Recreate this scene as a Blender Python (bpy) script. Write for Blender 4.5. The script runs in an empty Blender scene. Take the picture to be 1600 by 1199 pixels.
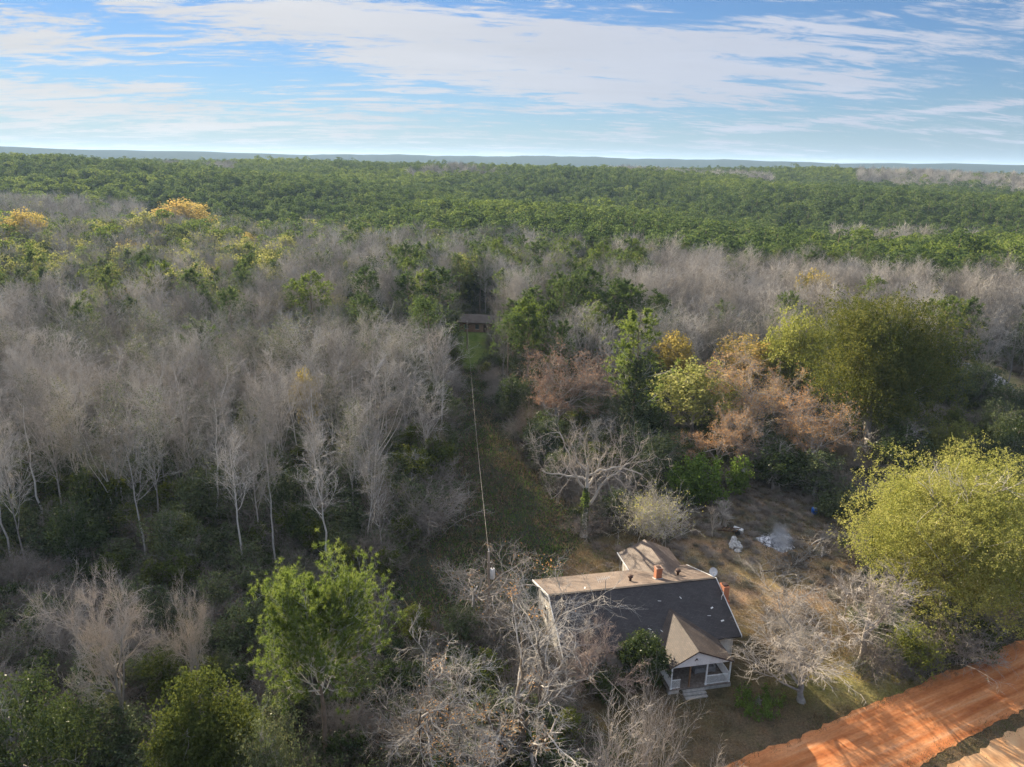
import bpy, math, random
import numpy as np
from mathutils import Matrix, Vector
S = bpy.context.scene
COL = S.collection
rad = math.radians

# ------------------------------------------------------------------ camera
F, PITCH, ROLL, HCAM = 1110.0, rad(17.4), rad(0.93), 45.0     # focal length in pixels of a 1600 px wide picture
cam = bpy.data.objects.new('camera', bpy.data.cameras.new('camera'))
COL.objects.link(cam)
cam.data.sensor_width = 36.0
cam.data.lens = 36.0 * F / 1600.0
cam.data.clip_start, cam.data.clip_end = 0.5, 30000.0
cam.matrix_world = Matrix.Translation((0, 0, HCAM)) @ Matrix.Rotation(math.pi/2 - PITCH, 4, 'X') @ Matrix.Rotation(ROLL, 4, 'Z')
S.camera = cam

# ------------------------------------------------------------------ sky, sun, exposure
SUN_AZ, SUN_EL = rad(-31.0), rad(18.5)                        # azimuth from +Y towards +X
world = bpy.data.worlds.new("World"); S.world = world; world.use_nodes = True
def build_world():
    nt = world.node_tree; N = nt.nodes; L = nt.links
    for n in list(N): N.remove(n)
    def mth(op, a, b=None, c=None):
        n = N.new('ShaderNodeMath'); n.operation = op
        for i, v in enumerate((a, b, c)):
            if v is None: continue
            if isinstance(v, (int, float)): n.inputs[i].default_value = v
            else: L.new(v, n.inputs[i])
        return n.outputs[0]
    out = N.new('ShaderNodeOutputWorld'); bg = N.new('ShaderNodeBackground'); L.new(bg.outputs[0], out.inputs[0])
    sky = N.new('ShaderNodeTexSky'); sky.sky_type = 'NISHITA'; sky.sun_disc = False
    sky.sun_elevation = SUN_EL; sky.sun_rotation = SUN_AZ
    sky.altitude = 200; sky.air_density = 1.0; sky.dust_density = 0.0; sky.ozone_density = 2.2
    tc = N.new('ShaderNodeTexCoord'); sep = N.new('ShaderNodeSeparateXYZ'); L.new(tc.outputs['Generated'], sep.inputs[0])
    X, Y, Z = sep.outputs
    az = mth('ARCTAN2', X, Y); el = mth('ARCSINE', Z)
    zz = mth('ADD', mth('MAXIMUM', Z, 0.0), 0.13)
    u = mth('DIVIDE', X, zz); v = mth('DIVIDE', Y, zz)
    cmb = N.new('ShaderNodeCombineXYZ')
    # cloud bands lean: they run from the far right to the near left
    L.new(mth('ADD', mth('MULTIPLY', u, 0.34), mth('MULTIPLY', v, 0.10)), cmb.inputs[0])
    L.new(mth('SUBTRACT', mth('MULTIPLY', v, 1.0), mth('MULTIPLY', u, 0.12)), cmb.inputs[1])
    def noise(scale, det, rough, dist, w):
        n = N.new('ShaderNodeTexNoise'); n.noise_dimensions = '4D'
        n.inputs['Scale'].default_value = scale; n.inputs['Detail'].default_value = det
        n.inputs['Roughness'].default_value = rough; n.inputs['Distortion'].default_value = dist; n.inputs['W'].default_value = w
        L.new(cmb.outputs[0], n.inputs['Vector']); return n.outputs['Fac']
    n1 = noise(0.9, 7, 0.58, 0.9, 3.1); n2 = noise(3.0, 9, 0.66, 0.9, 7.7); n3 = noise(1.8, 6, 0.6, 0.6, 1.7); n4 = noise(8.5, 8, 0.65, 1.4, 4.2)
    def blob(a0, e0, ra, re, tilt):          # soft ellipse on the sky dome, azimuth / elevation in degrees
        da = mth('SUBTRACT', az, rad(a0)); de = mth('SUBTRACT', el, rad(e0))
        de = mth('SUBTRACT', de, mth('MULTIPLY', da, tilt))
        q = mth('ADD', mth('POWER', mth('ABSOLUTE', mth('DIVIDE', da, rad(ra))), 2.0), mth('POWER', mth('ABSOLUTE', mth('DIVIDE', de, rad(re))), 2.0))
        return mth('EXPONENT', mth('MULTIPLY', q, -1.0))
    w = None
    for p in BLOBS:
        b = mth('MULTIPLY', blob(*p[:5]), p[5]); w = b if w is None else mth('ADD', w, b)
    w = mth('ADD', w, mth('MULTIPLY', mth('SMOOTH_MIN', mth('MAXIMUM', mth('SUBTRACT', el, rad(14)), 0.0), .5, .1), 1.6))   # extra cloud added above the frame as fill light
    d = mth('ADD', mth('ADD', mth('MULTIPLY', mth('SUBTRACT', n1, 0.5), 1.5), mth('MULTIPLY', mth('ADD', mth('SUBTRACT', n2, 0.5), mth('MULTIPLY', mth('SUBTRACT', n4, 0.5), .75)), 3.2)), w)
    mr = N.new('ShaderNodeMapRange'); mr.interpolation_type = 'SMOOTHERSTEP'; L.new(d, mr.inputs['Value'])
    mr.inputs['From Min'].default_value = -0.05; mr.inputs['From Max'].default_value = 0.74; mr.inputs['To Max'].default_value = 0.92
    # forward glow of thin cloud towards the sun
    sv = Vector((math.sin(SUN_AZ)*math.cos(SUN_EL), math.cos(SUN_AZ)*math.cos(SUN_EL), math.sin(SUN_EL)))
    dt = N.new('ShaderNodeVectorMath'); dt.operation = 'DOT_PRODUCT'; L.new(tc.outputs['Generated'], dt.inputs[0]); dt.inputs[1].default_value = sv
    g = mth('POWER', mth('MAXIMUM', dt.outputs['Value'], 0.0), 5.0)
    cc = N.new('ShaderNodeMix'); cc.data_type = 'RGBA'; L.new(g, cc.inputs[0])
    cc.inputs[6].default_value = CLOUD_FAR; cc.inputs[7].default_value = CLOUD_SUN
    hs = N.new('ShaderNodeMix'); hs.data_type = 'RGBA'; hs.blend_type = 'MULTIPLY'; hs.inputs[0].default_value = 1
    L.new(sky.outputs[0], hs.inputs[6]); hs.inputs[7].default_value = SKY_TINT
    # pale air low over the horizon
    lo = mth('MULTIPLY', mth('EXPONENT', mth('MULTIPLY', mth('MAXIMUM', el, 0.0), -1/rad(3.2))), .8)
    hz = N.new('ShaderNodeMix'); hz.data_type = 'RGBA'; L.new(lo, hz.inputs[0]); L.new(hs.outputs[2], hz.inputs[6]); hc = N.new('ShaderNodeMix'); hc.data_type = 'RGBA'; L.new(g, hc.inputs[0]); hc.inputs[6].default_value = (1.7, 2.35, 3.45, 1); hc.inputs[7].default_value = (2.3, 2.65, 3.1, 1); L.new(hc.outputs[2], hz.inputs[7]); hs = hz
    up = mth('ADD', 1.0, mth('MULTIPLY', mth('MINIMUM', mth('MAXIMUM', mth('SUBTRACT', el, rad(13)), 0.0), .4), 1.8))      # the added, unseen overhead cloud is brightened for more fill
    cu = N.new('ShaderNodeVectorMath'); cu.operation = 'SCALE'; L.new(cc.outputs[2], cu.inputs[0]); L.new(up, cu.inputs['Scale'])
    sh = N.new('ShaderNodeVectorMath'); sh.operation = 'SCALE'; L.new(cu.outputs[0], sh.inputs[0]); L.new(mth('ADD', .80, mth('MULTIPLY', n3, .36)), sh.inputs['Scale'])
    mx = N.new('ShaderNodeMix'); mx.data_type = 'RGBA'; L.new(mr.outputs[0], mx.inputs[0]); L.new(hs.outputs[2], mx.inputs[6]); L.new(sh.outputs[0], mx.inputs[7])
    L.new(mx.outputs[2], bg.inputs[0]); bg.inputs[1].default_value = SKY_STR
SKY_TINT = (0.33, 0.435, 0.60, 1); SKY_STR = 0.05
CLOUD_FAR = (3.35, 3.65, 4.4, 1); CLOUD_SUN = (4.75, 4.65, 4.55, 1)
BLOBS = [(-13, 9.3, 15, 1.7, -0.06, .62), (-2, 7.2, 17, 1.9, -0.05, .55), (8, 5.0, 12, 1.3, -0.03, .5), (-30, 3.0, 26, 1.9, 0.0, .62), (-36, 6.9, 11, 1.0, -0.05, .55), (22, 7.2, 17, 2.8, 0.10, .48),
         (24, 11.2, 16, .7, 0.02, .5), (26, 3.3, 14, .30, 0.09, .55), (2, 9.6, 14, 1.2, 0, .35), (-40, 10, 14, 1.1, 0, -.1), (-17, 5.0, 8, .8, -.02, -.30), (-8, 11.6, 22, .7, 0, -.45), (31, 4.6, 9, .5, 0.08, -.3), (1, 4.6, 3.5, .9, 0.1, -.25), (14, 10.2, 9, .35, 0, -.3), (16, 8.4, 12, 1.3, .05, .3), (30, 9, 8, .8, .1, -.25)]
build_world()
sun = bpy.data.objects.new('sun', bpy.data.lights.new('sun', 'SUN')); COL.objects.link(sun)
sun.data.energy = 5.0; sun.data.angle = rad(0.6); sun.data.color = (1.0, 0.85, 0.63)
sd = Vector((math.sin(SUN_AZ)*math.cos(SUN_EL), math.cos(SUN_AZ)*math.cos(SUN_EL), math.sin(SUN_EL)))
sun.rotation_euler = (-sd).to_track_quat('-Z', 'Y').to_euler()
S.view_settings.view_transform = 'Standard'; S.view_settings.look = 'None'; S.view_settings.gamma = 1
S.view_settings.exposure = 1.78
S.render.engine = 'CYCLES'
cy = S.cycles; DENOISE = True
cy.max_bounces = 5; cy.diffuse_bounces = 3; cy.glossy_bounces = 1; cy.transmission_bounces = 3; cy.volume_bounces = 0
cy.sample_clamp_indirect = 4.0; cy.caustics_reflective = False; cy.caustics_refractive = False
cy.use_denoising = DENOISE
cy.use_adaptive_sampling = True; cy.adaptive_threshold = 0.015

# ------------------------------------------------------------------ picture <-> ground helpers
RC, RS = math.cos(ROLL), math.sin(ROLL); PC, PS = math.cos(PITCH), math.sin(PITCH)
def ray(px, py):
    u = (px - 800) / F; v = -(py - 599.5) / F
    ul, vl = u*RC - v*RS, u*RS + v*RC
    return np.array([ul, PC + vl*PS, -PS + vl*PC])
def proj(x, y, z):
    x = np.asarray(x, float); y = np.asarray(y, float); dz = np.asarray(z, float) - HCAM
    f = y*PC - dz*PS; vl = (y*PS + dz*PC)/np.maximum(f, .1); ul = x/np.maximum(f, .1)
    u = ul*RC + vl*RS; v = -ul*RS + vl*RC
    return 800 + u*F, 599.5 - v*F, f
def sstep(a, b, x):
    t = np.clip((x - a)/(b - a), 0, 1); return t*t*(3 - 2*t)
def terrain(x, y):
    x = np.asarray(x, float); y = np.asarray(y, float)
    d = np.hypot(x, y); a = np.arctan2(x, y)
    rise = 15.5*sstep(230, 900, d)
    und = 10.0*np.sin(d/95.0 + 2.2*np.sin(a*2.3 + .6) + .5)*np.cos(a*5.1 + d/260.0) + 2.2*np.sin(x/61.0 + 1.3)*np.sin(y/47.0)
    h = rise + und*sstep(220, 480, d)
    h = h - 15.5*sstep(1150, 2200, d) - und*sstep(1150, 1700, d)
    # a gentle hollow of the creek under the left woods
    h = h - 2.6*np.exp(-((x + 95 + .25*(y - 150))/38.0)**2)*sstep(70, 120, y)*(1 - sstep(260, 330, y))
    h = h + .25*np.sin(x/5.3)*np.sin(y/6.1 + 1)*sstep(95, 130, d)
    far = 92*np.exp(-((d - 4700)/900.0)**2)*(.76 + .06*np.sin(a*8 + 1) + .035*np.sin(a*27) + .02*np.sin(a*73) + .012*np.sin(a*190))
    return h + far
def G(px, py, z=0.0):
    r = ray(px, py); t = (z - HCAM)/r[2]
    for _ in range(25):
        p = r*t; h = float(terrain(p[0], p[1])) + z; t = .5*t + .5*(h - HCAM)/r[2]
    p = r*t; return float(p[0]), float(p[1]), float(terrain(p[0], p[1]))
def Hgt(base, py):                      # height of a thing standing at base whose top reaches picture row py
    lo, hi = 0.0, 45.0
    for _ in range(30):
        m = (lo + hi)/2
        if proj(base[0], base[1], base[2] + m)[1] > py: lo = m
        else: hi = m
    return lo
def wid(base, w): return w*float(proj(*base)[2])/F
def inpoly(px, py, poly):
    px = np.asarray(px, float); py = np.asarray(py, float); r = np.zeros(px.shape, bool); n = len(poly)
    for i in range(n):
        x1, y1 = poly[i]; x2, y2 = poly[(i+1) % n]
        c = ((y1 > py) != (y2 > py)) & (px < (x2 - x1)*(py - y1)/((y2 - y1) or 1e-9) + x1); r ^= c
    return r

# ------------------------------------------------------------------ object helpers
def put(o, label=None, cat=None, group=None, kind=None):
    if label: o['label'] = label
    if cat: o['category'] = cat
    if group: o['group'] = group
    if kind: o['kind'] = kind
    return o
def empty(name, loc, label, cat, group=None, rz=0.0, scale=None):
    o = bpy.data.objects.new(name, None); COL.objects.link(o); o.location = loc; o.rotation_euler = (0, 0, rz)
    o.empty_display_size = .3
    if scale is not None: o.scale = scale
    return put(o, label, cat, group)
def link(name, me, parent=None):
    o = bpy.data.objects.new(name, me); COL.objects.link(o)
    if parent is not None: o.parent = parent
    return o
class MB:                                # collects faces; build() makes one mesh
    def __init__(s): s.v = []; s.f4 = []; s.f3 = []; s.r4 = []; s.r3 = []; s.n = 0; s.m4 = []; s.m3 = []
    def add(s, v, f4=None, f3=None, mat=0, rnd=None, rng=None):
        v = np.asarray(v, float).reshape(-1, 3)
        for f, F_, R_, M_ in ((f4, s.f4, s.r4, s.m4), (f3, s.f3, s.r3, s.m3)):
            if f is None or len(f) == 0: continue
            f = np.asarray(f, np.int64); F_.append(f + s.n)
            R_.append(np.full(len(f), .5) if rnd is None else rnd); M_.append(np.full(len(f), mat))
        s.v.append(v); s.n += len(v); return s
    def box(s, c, d, mat=0, rz=0.0, tilt=None):
        x, y, z = (q/2 for q in d)
        v = np.array([(-x,-y,-z),(x,-y,-z),(x,y,-z),(-x,y,-z),(-x,-y,z),(x,-y,z),(x,y,z),(-x,y,z)])
        M = Matrix.Rotation(rz, 3, 'Z')
        if tilt: M = M @ Matrix.Rotation(tilt[1], 3, tilt[0])
        v = v @ np.array(M).T + np.array(c)
        return s.add(v, [(0,3,2,1),(4,5,6,7),(0,1,5,4),(1,2,6,5),(2,3,7,6),(3,0,4,7)], mat=mat)
    def bar(s, a, b, w, h=None, mat=0):
        a = Vector(a); b = Vector(b); t = (b - a).normalized()
        u = t.cross(Vector((0, 0, 1)));  u = u.normalized() if u.length > 1e-4 else Vector((1, 0, 0)); k = u.cross(t)
        h = h or w; V = [p + u*sx*w/2 + k*sy*h/2 for p in (a, b) for sx, sy in ((-1,-1),(1,-1),(1,1),(-1,1))]
        return s.add([tuple(q) for q in V], [(3,2,1,0),(4,5,6,7),(0,1,5,4),(1,2,6,5),(2,3,7,6),(3,0,4,7)], mat=mat)
    def tube(s, pts, r, k=8, mat=0, caps=True):
        P = np.asarray(pts, float)[None]; R = np.broadcast_to(np.asarray(r, float), (1, P.shape[1])).copy()
        n0 = s.n; tubes(s, P, R, k, mat=mat)
        if caps:
            for row in (0, P.shape[1]-1):
                c = P[0, row]; ids = [row*k + j for j in range(k)]
                vv = s.v[-1] if row == 0 else s.v[-2]
                ring = vv[ids]; s.add(np.vstack([ring, c]), None, [(j, (j+1) % k, k) for j in range(k)], mat=mat)
        return s
    def prism(s, poly, h0, h1, axis='y', mat=0):    # poly in the two other axes, extruded
        n = len(poly); V = []
        for h in (h0, h1):
            for a, b in poly: V.append({'y': (a, h, b), 'x': (h, a, b), 'z': (a, b, h)}[axis])
        base = s.n
        s.add(V, [(i, (i+1) % n, n + (i+1) % n, n + i) for i in range(n)], mat=mat)
        cc = np.mean(np.array(V[:n]), 0); dd = np.mean(np.array(V[n:]), 0)
        # caps by ear-free fan is wrong for concave outlines, so polygons are triangulated
        from mathutils.geometry import tessellate_polygon
        tri = tessellate_polygon([[Vector((a, b, 0)) for a, b in poly]])
        s.add(V[:n], None, [tuple(t) for t in tri], mat=mat); s.add(V[n:], None, [tuple(t) for t in tri], mat=mat)
        return s
    def mesh(s, name, mats, smooth=False):
        me = bpy.data.meshes.new(name); V = np.concatenate(s.v) if s.v else np.zeros((0, 3))
        f4 = np.concatenate(s.f4) if s.f4 else np.zeros((0, 4), np.int64); f3 = np.concatenate(s.f3) if s.f3 else np.zeros((0, 3), np.int64)
        me.vertices.add(len(V)); me.vertices.foreach_set('co', V.astype(np.float32).ravel())
        me.loops.add(f4.size + f3.size); me.loops.foreach_set('vertex_index', np.concatenate([f4.ravel(), f3.ravel()]).astype(np.int32))
        n4, n3 = len(f4), len(f3); me.polygons.add(n4 + n3)
        st = np.concatenate([np.arange(n4)*4, n4*4 + np.arange(n3)*3]).astype(np.int32); me.polygons.foreach_set('loop_start', st)
        mi = np.concatenate([np.concatenate(s.m4) if s.m4 else [], np.concatenate(s.m3) if s.m3 else []]).astype(np.int32)
        me.polygons.foreach_set('material_index', mi)
        me.polygons.foreach_set('use_smooth', np.full(n4 + n3, smooth))
        at = me.attributes.new('rnd', 'FLOAT', 'FACE')
        at.data.foreach_set('value', np.concatenate([np.concatenate(s.r4) if s.r4 else [], np.concatenate(s.r3) if s.r3 else []]).astype(np.float32))
        for m in mats: me.materials.append(m)
        me.update(calc_edges=True); me.validate(); return me
    def obj(s, name, mats, parent=None, smooth=False):
        return link(name, s.mesh(name, mats if isinstance(mats, (list, tuple)) else [mats], smooth), parent)
def norm(a): return a/np.maximum(np.linalg.norm(a, axis=-1, keepdims=True), 1e-9)
def tubes(mb, P, R, k, mat=0):
    N_, S_, _ = P.shape
    T = np.empty_like(P); T[:, 1:-1] = P[:, 2:] - P[:, :-2]; T[:, 0] = P[:, 1] - P[:, 0]; T[:, -1] = P[:, -1] - P[:, -2]; T = norm(T)
    ax = np.where(np.abs(norm(P[:, -1] - P[:, 0])[:, 2:3]) > .8, np.array([[1., 0, 0]]), np.array([[0, 0, 1.]]))[:, None, :]
    U = norm(np.cross(T, ax)); W = np.cross(T, U)
    an = np.arange(k)*2*math.pi/k
    V = P[:, :, None] + R[:, :, None, None]*(U[:, :, None]*np.cos(an)[None, None, :, None] + W[:, :, None]*np.sin(an)[None, None, :, None])
    b = np.arange(N_)[:, None, None]*S_*k; r = np.arange(S_-1)[None, :, None]*k; j = np.arange(k)[None, None, :]; j2 = (j + 1) % k
    q = np.stack([b + r + j, b + r + j2, b + r + k + j2, b + r + k + j], -1).reshape(-1, 4)
    mb.add(V.reshape(-1, 3), q, mat=mat)

# ------------------------------------------------------------------ materials
def new_mat(name):
    m = bpy.data.materials.new(name); m.use_nodes = True; nt = m.node_tree
    for n in list(nt.nodes): nt.nodes.remove(n)
    out = nt.nodes.new('ShaderNodeOutputMaterial'); return m, nt, out
def ramp(nt, fac, stops):
    r = nt.nodes.new('ShaderNodeValToRGB'); e = r.color_ramp.elements
    while len(e) < len(stops): e.new(.5)
    for i, (p, c) in enumerate(stops): e[i].position = p; e[i].color = (*c, 1)
    nt.links.new(fac, r.inputs[0]); return r.outputs[0]
def noise_n(nt, scale, det=4, rough=.55, coord='Object', stretch=None, dist=0.0):
    tc = nt.nodes.new('ShaderNodeTexCoord'); v = tc.outputs[coord]
    if stretch:
        mp = nt.nodes.new('ShaderNodeMapping'); mp.inputs['Scale'].default_value = stretch; nt.links.new(v, mp.inputs[0]); v = mp.outputs[0]
    n = nt.nodes.new('ShaderNodeTexNoise'); n.inputs['Scale'].default_value = scale; n.inputs['Detail'].default_value = det
    n.inputs['Roughness'].default_value = rough; n.inputs['Distortion'].default_value = dist; nt.links.new(v, n.inputs['Vector']); return n.outputs['Fac']
def bump(nt, fac, strength, dist=.05):
    b = nt.nodes.new('ShaderNodeBump'); b.inputs['Strength'].default_value = strength; b.inputs['Distance'].default_value = dist
    nt.links.new(fac, b.inputs['Height']); return b.outputs[0]
def surf(name, stops, scale=3.0, rough=.85, bmp=.3, det=5, stretch=None, spec=.2, metal=0.0, coord='Object', bdist=.03):
    m, nt, out = new_mat(name); b = nt.nodes.new('ShaderNodeBsdfPrincipled'); nt.links.new(b.outputs[0], out.inputs[0])
    f = noise_n(nt, scale, det, .6, coord, stretch); nt.links.new(ramp(nt, f, stops), b.inputs['Base Color'])
    b.inputs['Roughness'].default_value = rough; b.inputs['Specular IOR Level'].default_value = spec; b.inputs['Metallic'].default_value = metal
    if bmp: nt.links.new(bump(nt, f, bmp, bdist), b.inputs['Normal'])
    return m
def leaf_mat(name, c1, c2, c3=None, trans=.42, clump=.35, gloss=0.0):
    """c1..c3: leaf colours; each leaf, each clump and each plant differs a little"""
    m, nt, out = new_mat(name); N = nt.nodes; L = nt.links
    at = N.new('ShaderNodeAttribute'); at.attribute_name = 'rnd'; oi = N.new('ShaderNodeObjectInfo')
    cl = noise_n(nt, clump, 2, .5)
    a = N.new('ShaderNodeMath'); a.operation = 'MULTIPLY_ADD'; L.new(at.outputs['Fac'], a.inputs[0]); a.inputs[1].default_value = .5
    b = N.new('ShaderNodeMath'); b.operation = 'MULTIPLY_ADD'; L.new(cl, b.inputs[0]); b.inputs[1].default_value = .9; b.inputs[2].default_value = -.35
    L.new(b.outputs[0], a.inputs[2])
    c = N.new('ShaderNodeMath'); c.operation = 'MULTIPLY_ADD'; L.new(oi.outputs['Random'], c.inputs[0]); c.inputs[1].default_value = .45; L.new(a.outputs[0], c.inputs[2])
    st = [(.15, c1), (.75, c2)] + ([(1.0, c3)] if c3 else [])
    col = ramp(nt, c.outputs[0], st)
    df = N.new('ShaderNodeBsdfDiffuse'); tr = N.new('ShaderNodeBsdfTranslucent'); mx = N.new('ShaderNodeMixShader'); mx.inputs[0].default_value = trans
    L.new(col, df.inputs[0]); L.new(col, tr.inputs[0]); L.new(df.outputs[0], mx.inputs[1]); L.new(tr.outputs[0], mx.inputs[2])
    if gloss:
        gl = N.new('ShaderNodeBsdfGlossy'); gl.inputs['Roughness'].default_value = .35; gl.inputs[0].default_value = (1, 1, 1, 1)
        m2 = N.new('ShaderNodeMixShader'); m2.inputs[0].default_value = gloss; L.new(mx.outputs[0], m2.inputs[1]); L.new(gl.outputs[0], m2.inputs[2]); mx = m2
    L.new(mx.outputs[0], out.inputs[0]); return m
def bark_mat(name, c1, c2, rnd=.35):
    m, nt, out = new_mat(name); N = nt.nodes; L = nt.links
    oi = N.new('ShaderNodeObjectInfo'); f = noise_n(nt, 1.6, 4, .6)
    a = N.new('ShaderNodeMath'); a.operation = 'MULTIPLY_ADD'; L.new(oi.outputs['Random'], a.inputs[0]); a.inputs[1].default_value = rnd
    b = N.new('ShaderNodeMath'); b.operation = 'SUBTRACT'; L.new(f, b.inputs[0]); b.inputs[1].default_value = rnd/2; L.new(b.outputs[0], a.inputs[2])
    df = N.new('ShaderNodeBsdfDiffuse'); L.new(ramp(nt, a.outputs[0], [(.25, c1), (.75, c2)]), df.inputs[0]); L.new(df.outputs[0], out.inputs[0]); return m
M = {}
M['bark'] = bark_mat('bark grey', (.20, .18, .16), (.42, .39, .36))
M['twig'] = bark_mat('twig lilac grey', (.235, .215, .19), (.52, .485, .435), .6)
M['twig_pale'] = bark_mat('twig pale', (.27, .24, .205), (.47, .42, .365))
M['twig_under'] = bark_mat('undergrowth stems', (.15, .13, .11), (.33, .29, .25), .6)
M['bark_pale'] = bark_mat('bark pale', (.34, .32, .29), (.56, .53, .49))
M['twig_brown'] = bark_mat('twig brown', (.20, .15, .125), (.36, .29, .25))
M['bark_dark'] = bark_mat('bark dark mossy', (.05, .042, .035), (.16, .13, .10))
M['bark_pine'] = bark_mat('bark pine', (.16, .12, .09), (.32, .25, .2))
M['pine'] = leaf_mat('needles', (.045, .078, .026), (.11, .158, .048), (.18, .215, .07), .44)
M['pine_bright'] = leaf_mat('bright needles', (.075, .115, .025), (.17, .225, .05), (.26, .30, .08), .45, .8)
M['pine_near'] = leaf_mat('near pine needles', (.06, .10, .02), (.16, .215, .045), (.25, .30, .075), .42, .9)
M['dark'] = leaf_mat('dark evergreen leaves', (.030, .05, .018), (.075, .10, .03), None, .3, .5, .012)
M['thicket'] = leaf_mat('thicket leaves', (.05, .07, .035), (.13, .155, .07), (.21, .21, .10), .3, .35, .006)
M['oakgreen'] = leaf_mat('olive green leaves', (.05, .07, .018), (.12, .14, .035), (.19, .19, .05), .35, .5)
M['bigoak'] = leaf_mat('dark oak leaves', (.04, .056, .016), (.10, .118, .03), (.18, .18, .045), .34, .3)
M['yellow'] = leaf_mat('yellow green leaves', (.17, .20, .045), (.33, .335, .085), (.44, .41, .14), .45, .45)
M['yellow_far'] = leaf_mat('muted yellow green leaves', (.16, .18, .05), (.29, .30, .09), (.40, .38, .15), .42, .45)
M['gold'] = leaf_mat('golden leaves', (.26, .23, .06), (.46, .35, .11), (.50, .33, .10), .45, .5)
M['orange'] = leaf_mat('orange brown leaves', (.32, .17, .08), (.56, .32, .13), (.58, .43, .19), .4, .5)
M['brown'] = leaf_mat('brown leaves', (.20, .12, .085), (.35, .225, .155), (.42, .29, .19), .35, .5)
M['vine'] = leaf_mat('vine leaves', (.07, .12, .025), (.18, .26, .05), (.30, .36, .09), .45, 1.2)
M['grass'] = leaf_mat('dry grass blades', (.14, .095, .06), (.28, .205, .12), (.30, .25, .13), .3, .05)
M['shingle'] = None

# ------------------------------------------------------------------ plant generator
def rot_about(d, ang, rng):              # tilt each direction by ang towards a random side
    r = rng.normal(size=d.shape); p = norm(np.cross(d, r)); a = np.asarray(ang)[:, None]
    return d*np.cos(a) + p*np.sin(a)
def polyl(start, d, length, segs, rng, wander, up):
    n = len(start); P = np.empty((n, segs+1, 3)); P[:, 0] = start; step = (length/segs)[:, None]
    for i in range(segs):
        d = d + rng.normal(size=(n, 3))*wander; d[:, 2] += up; d = norm(d); P[:, i+1] = P[:, i] + d*step
    return P
def along(P, t):
    n, s, _ = P.shape; q = t*(s-1); i = np.minimum(q.astype(int), s-2); f = (q - i)[:, None]; r = np.arange(n)
    return P[r, i]*(1-f) + P[r, i+1]*f, norm(P[r, i+1] - P[r, i])
def children(P, R, n, t0, t1, ang, length, segs, rng, wander=.15, up=.05, rr=.6, rmin=.006, lshape=None, tip=.35, angj=.25):
    N_ = len(P); idx = np.repeat(np.arange(N_), n); m = len(idx)
    t = t0 + (t1 - t0)*((np.tile(np.arange(n), N_) + rng.random(m))/n)
    p, d = along(P[idx], t); pr = R[idx, 0] + (R[idx, -1] - R[idx, 0])*t
    d = rot_about(d, ang*(1 + rng.normal(size=m)*angj), rng)
    L = np.asarray(length)[idx] if np.ndim(length) else np.full(m, length)
    L = L*(lshape(t) if lshape else 1.0)*(.65 + .7*rng.random(m))
    C = polyl(p, d, L, segs, rng, wander, up)
    r0 = np.maximum(pr*rr*(.7 + .5*rng.random(m)), rmin); f = np.linspace(1, tip, segs+1)[None]
    return C, r0[:, None]*f, L
def leaves(mb, P, size, rng, mat=0, flat=0.0):
    n = len(P); a = norm(rng.normal(size=(n, 3))*np.array([1, 1, 1-flat])); b = norm(np.cross(a, rng.normal(size=(n, 3))))
    s = size*(.6 + .8*rng.random(n))[:, None]
    V = np.stack([P - a*s*.5, P + b*s*.32, P + a*s*.5, P - b*s*.32], 1)
    mb.add(V.reshape(-1, 3), np.arange(4*n).reshape(n, 4), mat=mat, rnd=rng.random(n))
def tufts(mb, P, D, length, width, m, rng, mat=0, spread=1.0):
    n = len(P); P = np.repeat(P, m, 0); D = np.repeat(D, m, 0); r = np.repeat(rng.random(n), m)
    d = norm(D*.55 + rng.normal(size=P.shape)*spread*.6 + np.array([0, 0, .18])); b = norm(np.cross(d, rng.normal(size=P.shape)))
    L = (length*(.7 + .6*rng.random(n*m)))[:, None]
    V = np.stack([P - b*width*.5, P + b*width*.5, P + d*L], 1)
    mb.add(V.reshape(-1, 3), None, np.arange(3*n*m).reshape(-1, 3), mat=mat, rnd=np.clip(r*.8 + .2*rng.random(n*m), 0, 1))
def trunk_line(h, segs, rng, wob=.02, lean=(0, 0)):
    z = np.linspace(0, 1, segs+1); w = np.cumsum(rng.normal(size=(segs+1, 2))*wob*h/segs*2, 0); w -= w[0]
    P = np.zeros((1, segs+1, 3)); P[0, :, 2] = z*h - .15*(z == 0); P[0, :, 0] = w[:, 0] + lean[0]*h*z**1.3; P[0, :, 1] = w[:, 1] + lean[1]*h*z**1.3; return P
def flare(R): R = R.copy(); R[:, 0] *= 1.45; return R

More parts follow.
